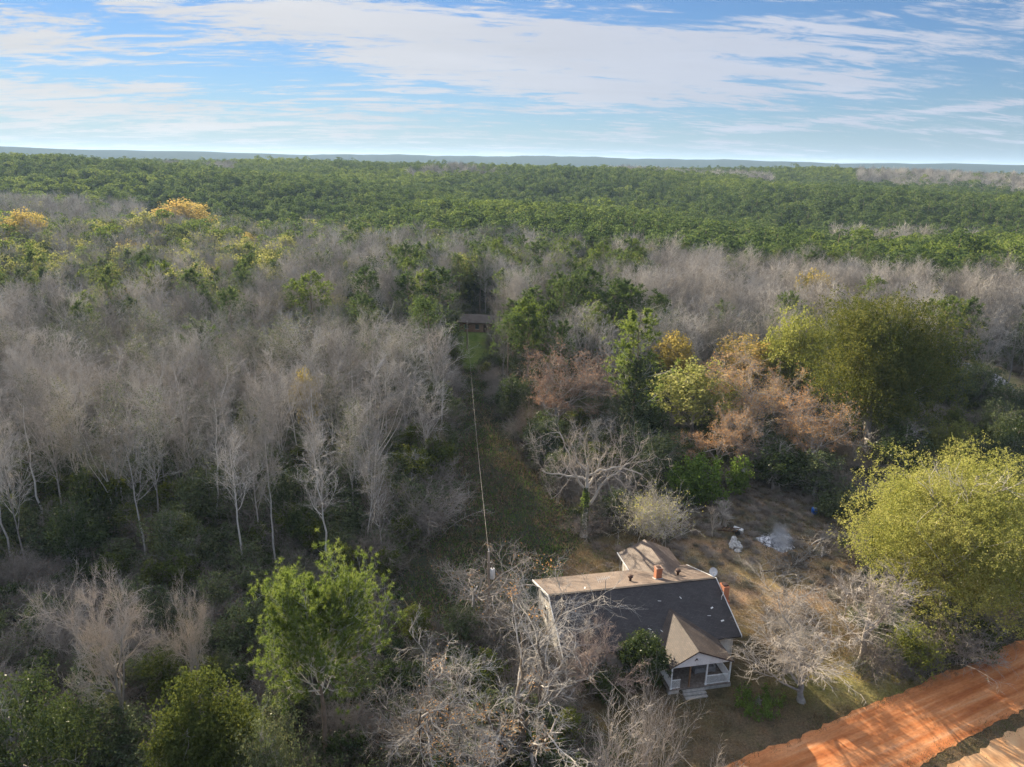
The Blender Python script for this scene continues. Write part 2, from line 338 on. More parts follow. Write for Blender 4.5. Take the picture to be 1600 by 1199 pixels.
def forest_bare(seed, h=17.0, n1=26, t0=.38, w=4.6, ang=.8, up=.14, n2=6, n3=5, n4=4, r=.19, twig=.011, forks=0, leafmat=None, nleaf=0, lsize=.12, wob=.02, seg4=1, k3=3):
    """upright leafless forest tree -> (trunk MB, crown MB)"""
    rng = np.random.default_rng(seed); T, C = MB(), MB()
    P0 = trunk_line(h, 9, rng, wob); R0 = r*np.linspace(1, .16, 10)[None]
    if forks:
        Pf, Rf, Lf = children(P0, R0, forks, .3, .6, .42, h*.55, 8, rng, .08, .12, .75, .03)
        tubes(T, Pf, Rf, 5); P0b, R0b = Pf, Rf
    tubes(T, P0, flare(R0), 7)
    prof = lambda t: np.clip(1.12 - np.abs((t - .62)/.52)**2.0, .25, 1.1)
    P1, R1, L1 = children(P0, R0, n1, t0, .99, ang, w, 6, rng, .12, up, .5, .018, prof)
    if forks:
        Q1, S1, M1 = children(P0b, R0b, max(6, n1//3), .2, .98, ang, w*.6, 6, rng, .12, up, .5, .018)
        P1, R1, L1 = np.concatenate([P1, Q1]), np.concatenate([R1, S1]), np.concatenate([L1, M1])
    tubes(C, P1, R1, 4)
    P2, R2, L2 = children(P1, R1, n2, .2, 1, .62, L1*.48, 4, rng, .14, .07, .6, twig*1.3); tubes(C, P2, R2, k3)
    P3, R3, L3 = children(P2, R2, n3, .15, 1, .62, L2*.55, 3, rng, .16, .05, .7, twig); tubes(C, P3, R3, 3)
    if n4:
        P4, R4, L4 = children(P3, R3, n4, .1, 1, .6, L3*.6, 1 + seg4, rng, .15, .03, .8, twig*.8); tubes(C, P4, R4, 3)
    else: P4 = P3
    if leafmat and nleaf:
        q = P4[rng.integers(0, len(P4), nleaf), -1] + rng.normal(size=(nleaf, 3))*.10; leaves(C, q, lsize, rng, 1)
    return T, C
def spread_tree(seed, h=13.0, w=16.0, trunk=.28, limbs=6, r=.45, twig=.011, n2=7, n3=6, n4=5, n5=4, ang=.85, up=.10, crook=.20, lean=(0, 0), nleaf=0, lsize=.14, droop=0.0):
    """wide crowned tree, crooked limbs from a short trunk -> (trunk MB, crown MB, tip positions)"""
    rng = np.random.default_rng(seed); T, C = MB(), MB()
    P0 = trunk_line(h*.62, 7, rng, .03, lean); R0 = r*np.linspace(1, .45, 8)[None]; tubes(T, P0, flare(R0), 9)
    sc = min(w/2, h)
    P1, R1, L1 = children(P0, R0, limbs, trunk*1.3, 1, ang, math.hypot(w*.42, h*.42), 9, rng, crook, up, .62, .08); tubes(T, P1, R1, 6)
    P2, R2, L2 = children(P1, R1, n2, .2, 1, .75, L1*.45, 6, rng, crook, up*.6, .6, .03); tubes(C, P2, R2, 5)
    P3, R3, L3 = children(P2, R2, n3, .15, 1, .75, L2*.5, 5, rng, crook, .05 - droop, .6, twig*1.6); tubes(C, P3, R3, 4)
    P4, R4, L4 = children(P3, R3, n4, .1, 1, .7, L3*.52, 4, rng, crook, .03 - droop, .65, twig*1.1); tubes(C, P4, R4, 3)
    P5, R5, L5 = children(P4, R4, n5, .1, 1, .65, L4*.55, 2, rng, crook, .02 - droop, .7, twig*.8); tubes(C, P5, R5, 3)
    return T, C, P5
def pine_tree(seed, h=17.0, w=5.5, t0=.5, n1=34, n2=7, mode='mid', wob=.015, r=.17):
    rng = np.random.default_rng(seed); T, C = MB(), MB()
    P0 = trunk_line(h*.97, 8, rng, wob); R0 = r*np.linspace(1, .2, 9)[None]; tubes(T, P0, flare(R0), 7 if mode != 'far' else 4)
    prof = lambda t: np.clip(1.1 - np.abs((t - (t0 + .3*(1-t0)))/(.78*(1-t0)))**1.8, .22, 1.1)
    P1, R1, L1 = children(P0, R0, n1, t0, .985, 1.15, w*.5, 5, rng, .10, .13, .42, .02, prof)
    if mode == 'far':
        q = np.concatenate([along(P1, np.clip(rng.random(len(P1))*.55 + .45, 0, 1))[0] for _ in range(11)] + [P0[:, -1]]*3)
        q = q + rng.normal(size=q.shape)*.28; tufts(C, q, np.tile([0, 0, 1.], (len(q), 1)), .75, .5, 4, rng, 1, 1.2); return T, C
    tubes(C, P1, R1, 4 if mode == 'near' else 3)
    P2, R2, L2 = children(P1, R1, n2, .3, 1, .7, L1*.38, 3, rng, .12, .12, .55, .012); tubes(C, P2, R2, 3)
    if mode == 'near':
        P3, R3, L3 = children(P2, R2, 4, .2, 1, .6, L2*.5, 2, rng, .12, .15, .6, .008); tubes(C, P3, R3, 3)
        q = np.concatenate([P3[:, -1], P2[:, -1], along(P3, rng.random(len(P3)))[0]]); d = np.concatenate([norm(P3[:, -1]-P3[:, -2]), norm(P2[:, -1]-P2[:, -2]), norm(P3[:, -1]-P3[:, -2])])
        q = np.concatenate([q, along(P2, rng.random(len(P2))*.6 + .4)[0]]); d = np.concatenate([d, norm(P2[:, -1]-P2[:, -2])]); tufts(C, q, d, .30, .036, 28, rng, 1)
    else:
        q = np.concatenate([P2[:, -1], along(P2, rng.random(len(P2))*.6 + .3)[0], P1[:, -1]]); d = np.concatenate([norm(P2[:, -1]-P2[:, -2])]*2 + [norm(P1[:, -1]-P1[:, -2])])
        tufts(C, q, d, .42, .10, 9, rng, 1, 1.1)
    return T, C
def far_pine(seed, h=17.0, w=7.0):
    rng = np.random.default_rng(seed); T, C = MB(), MB(); P0 = trunk_line(h*.95, 4, rng, .015); tubes(T, P0, .16*np.linspace(1, .3, 5)[None], 4)
    n = 15; u = rng.random(n); cz = h*(.50 + .42*u); rr_ = w*.5*np.sqrt(np.clip(1 - ((cz/h - .66)/.34)**2, .08, 1))*(.35 + .55*rng.random(n)); t = np.arange(n)*2.4 + rng.random(n)
    c = np.column_stack([np.cos(t)*rr_, np.sin(t)*rr_, cz]); c = np.vstack([c, [[0, 0, h*.93]]]); R_ = w*(.13 + .09*rng.random(len(c)))
    m = 46; o = norm(rng.normal(size=(len(c)*m, 3)) + np.array([0, 0, .35])); q = np.repeat(c, m, 0) + o*np.repeat(R_, m)[:, None]*np.array([1, 1, .7]); leaves(C, q, .62, rng, 1); return T, C
def leafy_tree(seed, h=12.0, w=10.0, bottom=.15, nleaf=26000, lsize=.17, lobes=16, r=.25, bare=.0, shell=.55, cone=0.0, lr=1.0):
    """crown of many small leaves on limbs, grouped in uneven lobes -> (trunk MB, crown MB)"""
    rng = np.random.default_rng(seed); T, C = MB(), MB()
    P0 = trunk_line(h*.8, 7, rng, .03); R0 = r*np.linspace(1, .25, 8)[None]; tubes(T, P0, flare(R0), 7)
    P1, R1, L1 = children(P0, R0, 18, max(.1, bottom), .9, .95, min(w, h)*.36, 6, rng, .15, .05, .5, .03, lambda t: 1.12 - .75*t); tubes(T, P1, R1, 5)
    P2, R2, L2 = children(P1, R1, 6, .25, 1, .7, L1*.5, 4, rng, .18, .05, .5, .014); tubes(C, P2, R2, 3)
    P3, R3, L3 = children(P2, R2, 5, .2, 1, .7, L2*.6, 3, rng, .18, .03, .6, .010); tubes(C, P3, R3, 3)
    # lobes: centres on an ellipsoid, each a cloud of leaf sprays
    cz = h*(bottom + (1-bottom)/2); hz = h*(1-bottom)/2
    u = norm(rng.normal(size=(lobes*5, 3))*np.array([1, 1, .95])); u = u[:lobes*3]
    kk = .30 + .48*rng.random(len(u)); c = u*kk[:, None]*np.array([w/2, w/2, hz]); c[:, 2] += cz
    if cone: c[:, :2] *= np.clip(1.25 - cone*(c[:, 2:3] - cz + hz)/(2*hz), .12, 1.3)
    rad_ = lr*(.13 + .19*rng.random(len(c)))*min(w, h*1.1)*(1 - .45*cone*(c[:, 2]/h))
    per = nleaf//14; li = rng.integers(0, len(c), per); o = norm(rng.normal(size=(per, 3)))*(shell + (1-shell)*rng.random((per, 1)))**.8
    sp = c[li] + o*rad_[li][:, None]*np.array([1, 1, .75]); sp = sp[sp[:, 2] > h*bottom*.6]
    keep = rng.random(len(sp)) > bare; sp = sp[keep]
    # sprays: short twig directions with leaves along them
    q = np.repeat(sp, 14, 0); dd = np.repeat(norm(rng.normal(size=sp.shape) + o[:len(sp)]*.8), 14, 0)
    q = q + dd*(rng.random((len(q), 1))*.9 - .25)*min(.7, w*.07) + rng.normal(size=q.shape)*lsize*.75
    q = q[q[:, 2] > .1]; leaves(C, q, lsize, rng, 1, .25)
    return T, C
def brush(seed, h=2.2, w=3.2, n=70, twig=.012, nleaf=0, lsize=.12, n2=7, arch=-.07):
    """thicket clump: many arching stems from the ground, with or without leaves -> one MB"""
    rng = np.random.default_rng(seed); C = MB()
    st = np.zeros((n, 3)); st[:, :2] = rng.normal(size=(n, 2))*w*.2; d = norm(np.column_stack([rng.normal(size=(n, 2))*.45, np.ones(n)]))
    P = polyl(st, d, h*(.6 + .8*rng.random(n)), 5, rng, .13, arch); R = np.maximum(.02*np.linspace(1, .3, 6)[None], twig)*np.ones((n, 1)); tubes(C, P, R, 3)
    P2, R2, L2 = children(P, R, n2, .25, 1, .7, h*.32, 3, rng, .2, -.02, .6, twig*.8); tubes(C, P2, R2, 3)
    P3, R3, L3 = children(P2, R2, 4, .2, 1, .7, L2*.55, 2, rng, .2, -.02, .7, twig*.7); tubes(C, P3, R3, 3)
    if nleaf:
        i = rng.integers(0, len(P3), nleaf); q = along(P3[i], rng.random(nleaf))[0] + rng.normal(size=(nleaf, 3))*.09; q[:, 2] = np.abs(q[:, 2]) + .02; leaves(C, q, lsize, rng, 1, .2)
    return C

class Proto:                             # trunk + crown meshes with nominal size, used by every copy
    def __init__(s, TC, mats, h, w, joined=False):
        T, C = TC[0], TC[1]; V = np.concatenate(C.v)[::3]; s.h = float(np.percentile(V[:, 2], 99.6)); s.w = float(np.percentile(np.hypot(V[:, 0], V[:, 1]), 97)*2)   # measured size
        s.trunk = T.mesh('trunk', [mats[0]], True) if T else None
        s.crown = C.mesh('crown', list(mats[1:]) if len(mats) > 2 else [mats[1]])
        s.one = None; s.mats = mats
    def plant(s, name, loc, label, cat, group=None, rz=None, h=None, w=None, sub=True):
        sc = ((w or (h or s.h)/s.h*s.w)/s.w,)*2 + ((h or s.h)/s.h,)
        r = empty(name, loc, label, cat, group, random.random()*6.28 if rz is None else rz, sc)
        if s.trunk: link('trunk', s.trunk, r)
        link('crown', s.crown, r); return r
def joined_mesh(name, TC, mats):         # trunk and crown in one mesh for distant masses
    T, C = TC; B = MB(); B.v = T.v + C.v; n = T.n
    B.f4 = T.f4 + [f + n for f in C.f4]; B.f3 = T.f3 + [f + n for f in C.f3]; B.r4 = T.r4 + C.r4; B.r3 = T.r3 + C.r3
    B.m4 = [m*0 for m in T.m4] + [m + 1 for m in C.m4]; B.m3 = [m*0 for m in T.m3] + [m + 1 for m in C.m3]
    return B.mesh(name, mats)

# ------------------------------------------------------------------ one object drawing many (for what nobody could count)
def scatter(name, pts, rot, scl, idx, protos, label, cat):
    me = bpy.data.meshes.new(name); pts = np.asarray(pts, np.float32); me.vertices.add(len(pts)); me.vertices.foreach_set('co', pts.ravel())
    a = me.attributes.new('rot', 'FLOAT_VECTOR', 'POINT'); a.data.foreach_set('vector', np.asarray(rot, np.float32).ravel())
    a = me.attributes.new('scl', 'FLOAT_VECTOR', 'POINT'); a.data.foreach_set('vector', np.asarray(scl, np.float32).ravel())
    a = me.attributes.new('idx', 'INT', 'POINT'); a.data.foreach_set('value', np.asarray(idx, np.int32))
    o = link(name, me); put(o, label, cat, None, 'stuff')
    ng = bpy.data.node_groups.new(name, 'GeometryNodeTree'); ng.interface.new_socket('Geometry', in_out='INPUT', socket_type='NodeSocketGeometry'); ng.interface.new_socket('Geometry', in_out='OUTPUT', socket_type='NodeSocketGeometry')
    N = ng.nodes; L = ng.links; gi = N.new('NodeGroupInput'); go = N.new('NodeGroupOutput'); jn = N.new('GeometryNodeJoinGeometry'); L.new(jn.outputs[0], go.inputs[0])
    def attr(nm, ty): n = N.new('GeometryNodeInputNamedAttribute'); n.data_type = ty; n.inputs['Name'].default_value = nm; return n.outputs[0]
    ar, asc, ai = attr('rot', 'FLOAT_VECTOR'), attr('scl', 'FLOAT_VECTOR'), attr('idx', 'INT')
    for k, pm in enumerate(protos):
        po = bpy.data.objects.new(name + '_source', pm)          # never linked: only its mesh is used
        oi = N.new('GeometryNodeObjectInfo'); oi.inputs['Object'].default_value = po; oi.inputs['As Instance'].default_value = True
        ip = N.new('GeometryNodeInstanceOnPoints'); L.new(gi.outputs[0], ip.inputs['Points']); L.new(oi.outputs['Geometry'], ip.inputs['Instance'])
        cmp_ = N.new('FunctionNodeCompare'); cmp_.data_type = 'INT'; cmp_.operation = 'EQUAL'; L.new(ai, cmp_.inputs[2]); cmp_.inputs[3].default_value = k; L.new(cmp_.outputs[0], ip.inputs['Selection'])
        L.new(ar, ip.inputs['Rotation']); L.new(asc, ip.inputs['Scale']); L.new(ip.outputs[0], jn.inputs[0])
    md = o.modifiers.new('scatter', 'NODES'); md.node_group = ng; return o
random.seed(7); RNG = np.random.default_rng(11)
YARD = [(860, 905), (905, 850), (1000, 825), (1080, 785), (1150, 750), (1290, 770), (1335, 880), (1345, 1000), (1290, 1100), (1400, 1075), (1600, 1000), (1900, 860), (1900, 1500), (900, 1500), (960, 1190), (900, 1100), (850, 1000)]
CORR = [(712, 575), (748, 575), (775, 640), (820, 720), (890, 780), (905, 850), (860, 905), (850, 1000), (620, 990), (590, 930), (680, 840), (705, 760), (700, 640)]
FARLAWN = [(704, 505), (775, 505), (765, 578), (706, 578)]
RIGHTGAP = [(1475, 556), (1535, 562), (1585, 585), (1640, 625), (1640, 650), (1590, 645), (1530, 610), (1475, 582)]

# ------------------------------------------------------------------ ground, one sheet to the horizon
def build_ground():
    def axis(lo, hi, c0, c1, st, gr):
        a = list(np.arange(c0, c1 + st/2, st)); s = st
        while a[-1] < hi: s *= gr; a.append(a[-1] + s)
        s = st
        while a[0] > lo: s *= gr; a.insert(0, a[0] - s)
        return np.array(a)
    xs = axis(-14000, 14000, -62, 86, .62, 1.055); ys = axis(-2500, 16000, 34, 132, .62, 1.045)
    Xg, Yg = np.meshgrid(xs, ys); Zg = terrain(Xg, Yg)
    nx, ny = len(xs), len(ys); V = np.column_stack([Xg.ravel(), Yg.ravel(), Zg.ravel()])
    i = np.arange(ny-1)[:, None]*nx + np.arange(nx-1)[None]; q = np.stack([i, i+1, i+nx+1, i+nx], -1).reshape(-1, 4)
    mb = MB(); mb.add(V, q); me = mb.mesh('ground', [], True)
    px, py, f = proj(V[:, 0], V[:, 1], V[:, 2]); n = len(V); ok = f > 1
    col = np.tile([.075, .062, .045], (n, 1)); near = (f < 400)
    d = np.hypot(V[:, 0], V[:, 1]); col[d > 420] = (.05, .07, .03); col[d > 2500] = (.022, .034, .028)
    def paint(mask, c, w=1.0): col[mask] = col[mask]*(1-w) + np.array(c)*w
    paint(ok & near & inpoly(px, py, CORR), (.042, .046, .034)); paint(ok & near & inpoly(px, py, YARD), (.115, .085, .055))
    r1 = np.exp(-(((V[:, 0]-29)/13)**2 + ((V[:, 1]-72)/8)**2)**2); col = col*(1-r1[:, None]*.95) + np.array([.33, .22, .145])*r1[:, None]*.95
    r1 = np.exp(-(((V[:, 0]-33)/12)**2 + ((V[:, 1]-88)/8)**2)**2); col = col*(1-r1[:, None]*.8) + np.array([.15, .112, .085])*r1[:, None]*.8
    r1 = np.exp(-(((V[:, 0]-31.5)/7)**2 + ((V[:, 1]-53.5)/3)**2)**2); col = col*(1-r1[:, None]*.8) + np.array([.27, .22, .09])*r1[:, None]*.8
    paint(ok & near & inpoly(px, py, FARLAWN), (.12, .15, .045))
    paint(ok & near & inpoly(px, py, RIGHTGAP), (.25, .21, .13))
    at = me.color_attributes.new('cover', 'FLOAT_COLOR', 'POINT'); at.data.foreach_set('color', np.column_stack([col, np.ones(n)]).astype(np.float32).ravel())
    m, nt, out = new_mat('earth and litter'); N = nt.nodes; L = nt.links
    b = N.new('ShaderNodeBsdfPrincipled'); b.inputs['Roughness'].default_value = 1.0; b.inputs['Specular IOR Level'].default_value = 0.0; L.new(b.outputs[0], out.inputs[0])
    va = N.new('ShaderNodeVertexColor'); va.layer_name = 'cover'
    f1 = noise_n(nt, .55, 8, .7); f2 = noise_n(nt, 5.0, 6, .75); f3 = noise_n(nt, .16, 4, .6)
    v1 = ramp(nt, f1, [(.3, (.45, .5, .5)), (.52, (1, 1, .95)), (.72, (1.0, .82, .7))]); v2 = ramp(nt, f2, [(.3, (.35, .36, .36)), (.62, (1, 1, 1))]); v3 = ramp(nt, f3, [(.38, (.72, .82, .66)), (.6, (1, 1, 1))])
    c = va.outputs[0]
    for v, k in ((v1, 1), (v2, 1), (v3, 1)):
        mx = N.new('ShaderNodeMix'); mx.data_type = 'RGBA'; mx.blend_type = 'MULTIPLY'; mx.inputs[0].default_value = k; L.new(c, mx.inputs[6]); L.new(v, mx.inputs[7]); c = mx.outputs[2]
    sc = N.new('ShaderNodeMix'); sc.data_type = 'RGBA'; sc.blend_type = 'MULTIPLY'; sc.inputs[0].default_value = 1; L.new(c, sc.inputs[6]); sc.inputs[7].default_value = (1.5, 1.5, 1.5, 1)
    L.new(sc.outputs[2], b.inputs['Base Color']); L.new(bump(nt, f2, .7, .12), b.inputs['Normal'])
    me.materials.append(m); put(link('ground', me), kind='structure')
build_ground()

# ------------------------------------------------------------------ clay road, sandy shoulder, grey road far right
RD = np.array([.905, .426]); RN = np.array([-.426, .905])
def strip(name, c, half_w, s0, s1, z, mat, jag=.22, seed=1, kind='structure'):
    rng = np.random.default_rng(seed); s = np.arange(s0, s1, .5); n = len(s); D = RD; Nn = RN; m = 9
    def edge(): e = np.convolve(rng.normal(size=n+20), np.ones(9)/9, 'same')[10:-10]*jag*2 + rng.normal(size=n)*jag*.35; return e
    e0, e1 = edge(), edge(); V = []
    for j in range(m):
        q = -1 + 2*j/(m-1); off = q*half_w + (e0 if q < 0 else e1)*abs(q)**4
        rut = -.05*np.exp(-((abs(q)-.35)/.10)**2) - .03*np.exp(-((abs(q)-.8)/.1)**2)
        V.append(np.column_stack([c[0] + D[0]*s + Nn[0]*off, c[1] + D[1]*s + Nn[1]*off, np.full(n, z + rut + .02 - .02*abs(q)**3)]))
    V = np.stack(V, 1).reshape(-1, 3); i = np.arange(n-1)[:, None]*m + np.arange(m-1)[None]
    mb = MB(); mb.add(V, np.stack([i, i+m, i+m+1, i+1], -1).reshape(-1, 4)); o = mb.obj(name, mat, None, True); put(o, kind=kind); return o
def clay():
    m, nt, out = new_mat('red clay'); N = nt.nodes; L = nt.links
    b = N.new('ShaderNodeBsdfPrincipled'); b.inputs['Roughness'].default_value = .9; b.inputs['Specular IOR Level'].default_value = .15; L.new(b.outputs[0], out.inputs[0])
    tc = N.new('ShaderNodeTexCoord'); mp = N.new('ShaderNodeMapping'); mp.inputs['Rotation'].default_value = (0, 0, -math.atan2(RD[1], RD[0])); L.new(tc.outputs['Object'], mp.inputs[0])
    def nz(sc, det, st):
        q = N.new('ShaderNodeMapping'); q.inputs['Scale'].default_value = st; L.new(mp.outputs[0], q.inputs[0])
        n = N.new('ShaderNodeTexNoise'); n.inputs['Scale'].default_value = sc; n.inputs['Detail'].default_value = det; n.inputs['Roughness'].default_value = .62; L.new(q.outputs[0], n.inputs[0]); return n.outputs[0]
    a = nz(1.0, 6, (.09, 1.5, 1)); c = nz(.35, 5, (.5, 1, 1)); d = nz(6, 5, (.5, 1, 1))
    col = ramp(nt, a, [(.30, (.42, .14, .05)), (.43, (.55, .205, .075)), (.56, (.61, .265, .11)), (.70, (.64, .35, .19))])
    for f, st in ((c, [(.35, (.72, .66, .6)), (.55, (1, 1, 1))]), (d, [(.3, (.8, .78, .76)), (.6, (1, 1, 1))])):
        mx = N.new('ShaderNodeMix'); mx.data_type = 'RGBA'; mx.blend_type = 'MULTIPLY'; mx.inputs[0].default_value = 1; L.new(col, mx.inputs[6]); L.new(ramp(nt, f, st), mx.inputs[7]); col = mx.outputs[2]
    # two worn wheel tracks and a loose pale crown between them
    dt = N.new('ShaderNodeVectorMath'); dt.operation = 'DOT_PRODUCT'; L.new(tc.outputs['Object'], dt.inputs[0]); dt.inputs[1].default_value = (RN[0], RN[1], 0)
    def mth(op, x, y):
        n = N.new('ShaderNodeMath'); n.operation = op
        for i, v in enumerate((x, y)):
            if isinstance(v, (int, float)): n.inputs[i].default_value = v
            else: L.new(v, n.inputs[i])
        return n.outputs[0]
    o = mth('SUBTRACT', dt.outputs['Value'], float(rc @ RN)); o = mth('ADD', o, mth('MULTIPLY', mth('SUBTRACT', c, .5), .9))
    k1 = mth('ABSOLUTE', mth('SUBTRACT', mth('ABSOLUTE', mth('ADD', o, .25), 0), .95), 0)
    k2 = mth('ABSOLUTE', mth('SUBTRACT', mth('ABSOLUTE', mth('SUBTRACT', o, 1.2), 0), .9), 0)
    for kk, am in ((k1, (.80, .72, .67)), (k2, (.91, .87, .85))):
        mx = N.new('ShaderNodeMix'); mx.data_type = 'RGBA'; mx.blend_type = 'MULTIPLY'; mx.inputs[0].default_value = 1; L.new(col, mx.inputs[6]); L.new(ramp(nt, kk, [(.06, am), (.30, (1, 1, 1))]), mx.inputs[7]); col = mx.outputs[2]
    L.new(col, b.inputs['Base Color']); L.new(bump(nt, a, .5, .05), b.inputs['Normal']); return m
a0 = np.array(G(1150, 1190)[:2]); a1 = np.array(G(1440, 1190)[:2]); hw = abs(np.dot(a1 - a0, RN))/2 + .05
rc = a0 - RN*hw
M['clay'] = clay()
strip('clay_road', rc, hw, -60, 150, .03, M['clay'], .2, 3)
b0 = np.array(G(1475, 1199)[:2]); strip('sandy_track', b0 - RN*1.9, 1.7, -40, 130, .02, surf('sand', [(.35, (.50, .25, .11)), (.65, (.62, .38, .20))], .8, .95, .3), .25, 5)
M['asphalt'] = surf('old asphalt', [(.3, (.20, .20, .21)), (.7, (.34, .33, .33))], 1.2, .9, .2)
def paved():
    pts = [G(1380, 553), G(1450, 560), G(1500, 569), G(1545, 590), (G(1570, 618)), G(1620, 640), G(1720, 660)]
    P = np.array(pts)[:, :2]; t = np.linspace(0, len(P)-1, 60); Q = np.column_stack([np.interp(t, range(len(P)), P[:, k]) for k in (0, 1)])
    for _ in range(6): Q[1:-1] = (Q[:-2] + Q[1:-1]*2 + Q[2:])/4
    d = np.gradient(Q, axis=0); d /= np.linalg.norm(d, axis=1, keepdims=True); nn = np.column_stack([-d[:, 1], d[:, 0]])
    rows = [Q + nn*o for o in (-3, -1, 1, 3)]; V = np.stack([np.column_stack([r, terrain(r[:, 0], r[:, 1]) + .12]) for r in rows], 1).reshape(-1, 3)
    i = np.arange(59)[:, None]*4 + np.arange(3)[None]; mb = MB(); mb.add(V, np.stack([i, i+4, i+5, i+1], -1).reshape(-1, 4)); put(mb.obj('paved_road', M['asphalt']), kind='structure')
paved()

# ------------------------------------------------------------------ farmhouse
def shingle_mat(name, c1, c2, c3):
    m, nt, out = new_mat(name); N = nt.nodes; L = nt.links
    b = N.new('ShaderNodeBsdfPrincipled'); b.inputs['Roughness'].default_value = .7; b.inputs['Specular IOR Level'].default_value = .42; L.new(b.outputs[0], out.inputs[0])
    tc = N.new('ShaderNodeTexCoord')
    br = N.new('ShaderNodeTexBrick'); L.new(tc.outputs['UV'], br.inputs[0]); br.inputs['Scale'].default_value = 1.0; br.inputs['Brick Width'].default_value = .32; br.inputs['Row Height'].default_value = .16; br.inputs['Mortar Size'].default_value = .012
    br.inputs['Color1'].default_value = (*c1, 1); br.inputs['Color2'].default_value = (*c2, 1); br.inputs['Mortar'].default_value = (*[q*.45 for q in c1], 1)
    f = noise_n(nt, .7, 6, .65); f2 = noise_n(nt, 9, 4, .6)
    col = br.outputs[0]
    for fac, st in ((f, [(.35, c3), (.62, (1, 1, 1))]), (f2, [(.3, (.7, .7, .7)), (.6, (1, 1, 1))])):
        mx = N.new('ShaderNodeMix'); mx.data_type = 'RGBA'; mx.blend_type = 'MULTIPLY'; mx.inputs[0].default_value = 1; L.new(col, mx.inputs[6]); L.new(ramp(nt, fac, st), mx.inputs[7]); col = mx.outputs[2]
    L.new(col, b.inputs['Base Color']); L.new(bump(nt, br.outputs['Fac'], .4, -.01), b.inputs['Normal']); return m
def clapboard(name, c1, c2, c3, period=.2):
    m, nt, out = new_mat(name); N = nt.nodes; L = nt.links
    b = N.new('ShaderNodeBsdfPrincipled'); b.inputs['Roughness'].default_value = .75; L.new(b.outputs[0], out.inputs[0])
    f = noise_n(nt, 1.3, 7, .7, stretch=(1, 1, .35)); col = ramp(nt, f, [(.34, c3), (.45, c2), (.62, c1)])
    tc = N.new('ShaderNodeTexCoord'); w = N.new('ShaderNodeTexWave'); w.wave_type = 'BANDS'; w.bands_direction = 'Z'; w.wave_profile = 'SAW'; w.inputs['Scale'].default_value = .314/period; L.new(tc.outputs['Object'], w.inputs[0])
    mx = N.new('ShaderNodeMix'); mx.data_type = 'RGBA'; mx.blend_type = 'MULTIPLY'; mx.inputs[0].default_value = 1; L.new(col, mx.inputs[6]); L.new(ramp(nt, w.outputs['Fac'], [(0, (.55, .55, .55)), (.12, (1, 1, 1))]), mx.inputs[7])
    L.new(mx.outputs[2], b.inputs['Base Color']); L.new(bump(nt, w.outputs['Fac'], .5, .02), b.inputs['Normal']); return m
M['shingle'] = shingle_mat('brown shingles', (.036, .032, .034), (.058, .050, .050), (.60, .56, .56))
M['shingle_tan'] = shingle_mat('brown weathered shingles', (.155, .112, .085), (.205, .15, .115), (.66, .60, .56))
M['shingle_porch'] = shingle_mat('porch shingles', (.062, .045, .037), (.10, .073, .056), (.60, .54, .50))
M['shingle_old'] = shingle_mat('old dark shingles', (.115, .09, .078), (.15, .12, .10), (.7, .66, .62))
M['white_wood'] = surf('white paint', [(.35, (.62, .61, .58)), (.6, (.80, .80, .78))], 4, .6, .1)
M['clap'] = clapboard('weathered white boards', (.66, .64, .60), (.50, .46, .41), (.30, .25, .21))
M['gable'] = clapboard('white gable boards', (.78, .78, .76), (.70, .70, .68), (.5, .48, .45), .15)
M['brownwood'] = surf('bare brown wood', [(.35, (.16, .09, .05)), (.65, (.30, .18, .10))], 5, .8, .2, stretch=(1, 1, .2))
M['deck'] = surf('grey brown porch boards', [(.35, (.12, .10, .085)), (.65, (.24, .20, .17))], 4, .85, .2)
M['block'] = surf('grey concrete', [(.35, (.26, .25, .23)), (.65, (.42, .40, .37))], 3, .95, .3)
M['dark_glass'] = surf('dark window glass', [(.4, (.02, .022, .025)), (.6, (.035, .04, .045))], 1, .15, 0, spec=.6)
M['metal_dark'] = surf('dark rusted metal', [(.35, (.045, .03, .025)), (.65, (.11, .06, .045))], 6, .7, .1, metal=.3)
M['grey_metal'] = surf('galvanised metal', [(.35, (.38, .39, .40)), (.65, (.52, .53, .54))], 3, .5, .05, metal=.4)
M['dish'] = surf('pale grey enamel', [(.35, (.52, .52, .52)), (.65, (.66, .66, .65))], 2, .5, 0)
def brick():
    m, nt, out = new_mat('orange brick'); N = nt.nodes; L = nt.links
    b = N.new('ShaderNodeBsdfPrincipled'); b.inputs['Roughness'].default_value = .9; L.new(b.outputs[0], out.inputs[0])
    tc = N.new('ShaderNodeTexCoord'); mp = N.new('ShaderNodeMapping'); mp.inputs['Rotation'].default_value = (math.pi/2, 0, 0); L.new(tc.outputs['Object'], mp.inputs[0])
    br = N.new('ShaderNodeTexBrick'); L.new(mp.outputs[0], br.inputs[0]); br.inputs['Scale'].default_value = 1; br.inputs['Brick Width'].default_value = .22; br.inputs['Row Height'].default_value = .08; br.inputs['Mortar Size'].default_value = .01
    br.inputs['Color1'].default_value = (.42, .12, .045, 1); br.inputs['Color2'].default_value = (.52, .18, .07, 1); br.inputs['Mortar'].default_value = (.33, .22, .16, 1)
    L.new(br.outputs[0], b.inputs['Base Color']); return m
M['brick'] = brick()
def slope_uv(o):                          # uv in metres on every sloping face: along the eave, up the slope
    me = o.data; uv = me.uv_layers.new(name='UVMap')
    for p in me.polygons:
        n = p.normal; h = Vector((0, 0, 1)).cross(n)
        h = h.normalized() if h.length > .05 else Vector((1, 0, 0)); k = n.cross(h)
        for li in p.loop_indices:
            co = me.vertices[me.loops[li].vertex_index].co; uv.data[li].uv = (co.dot(h) + 50, co.dot(k) + 50)
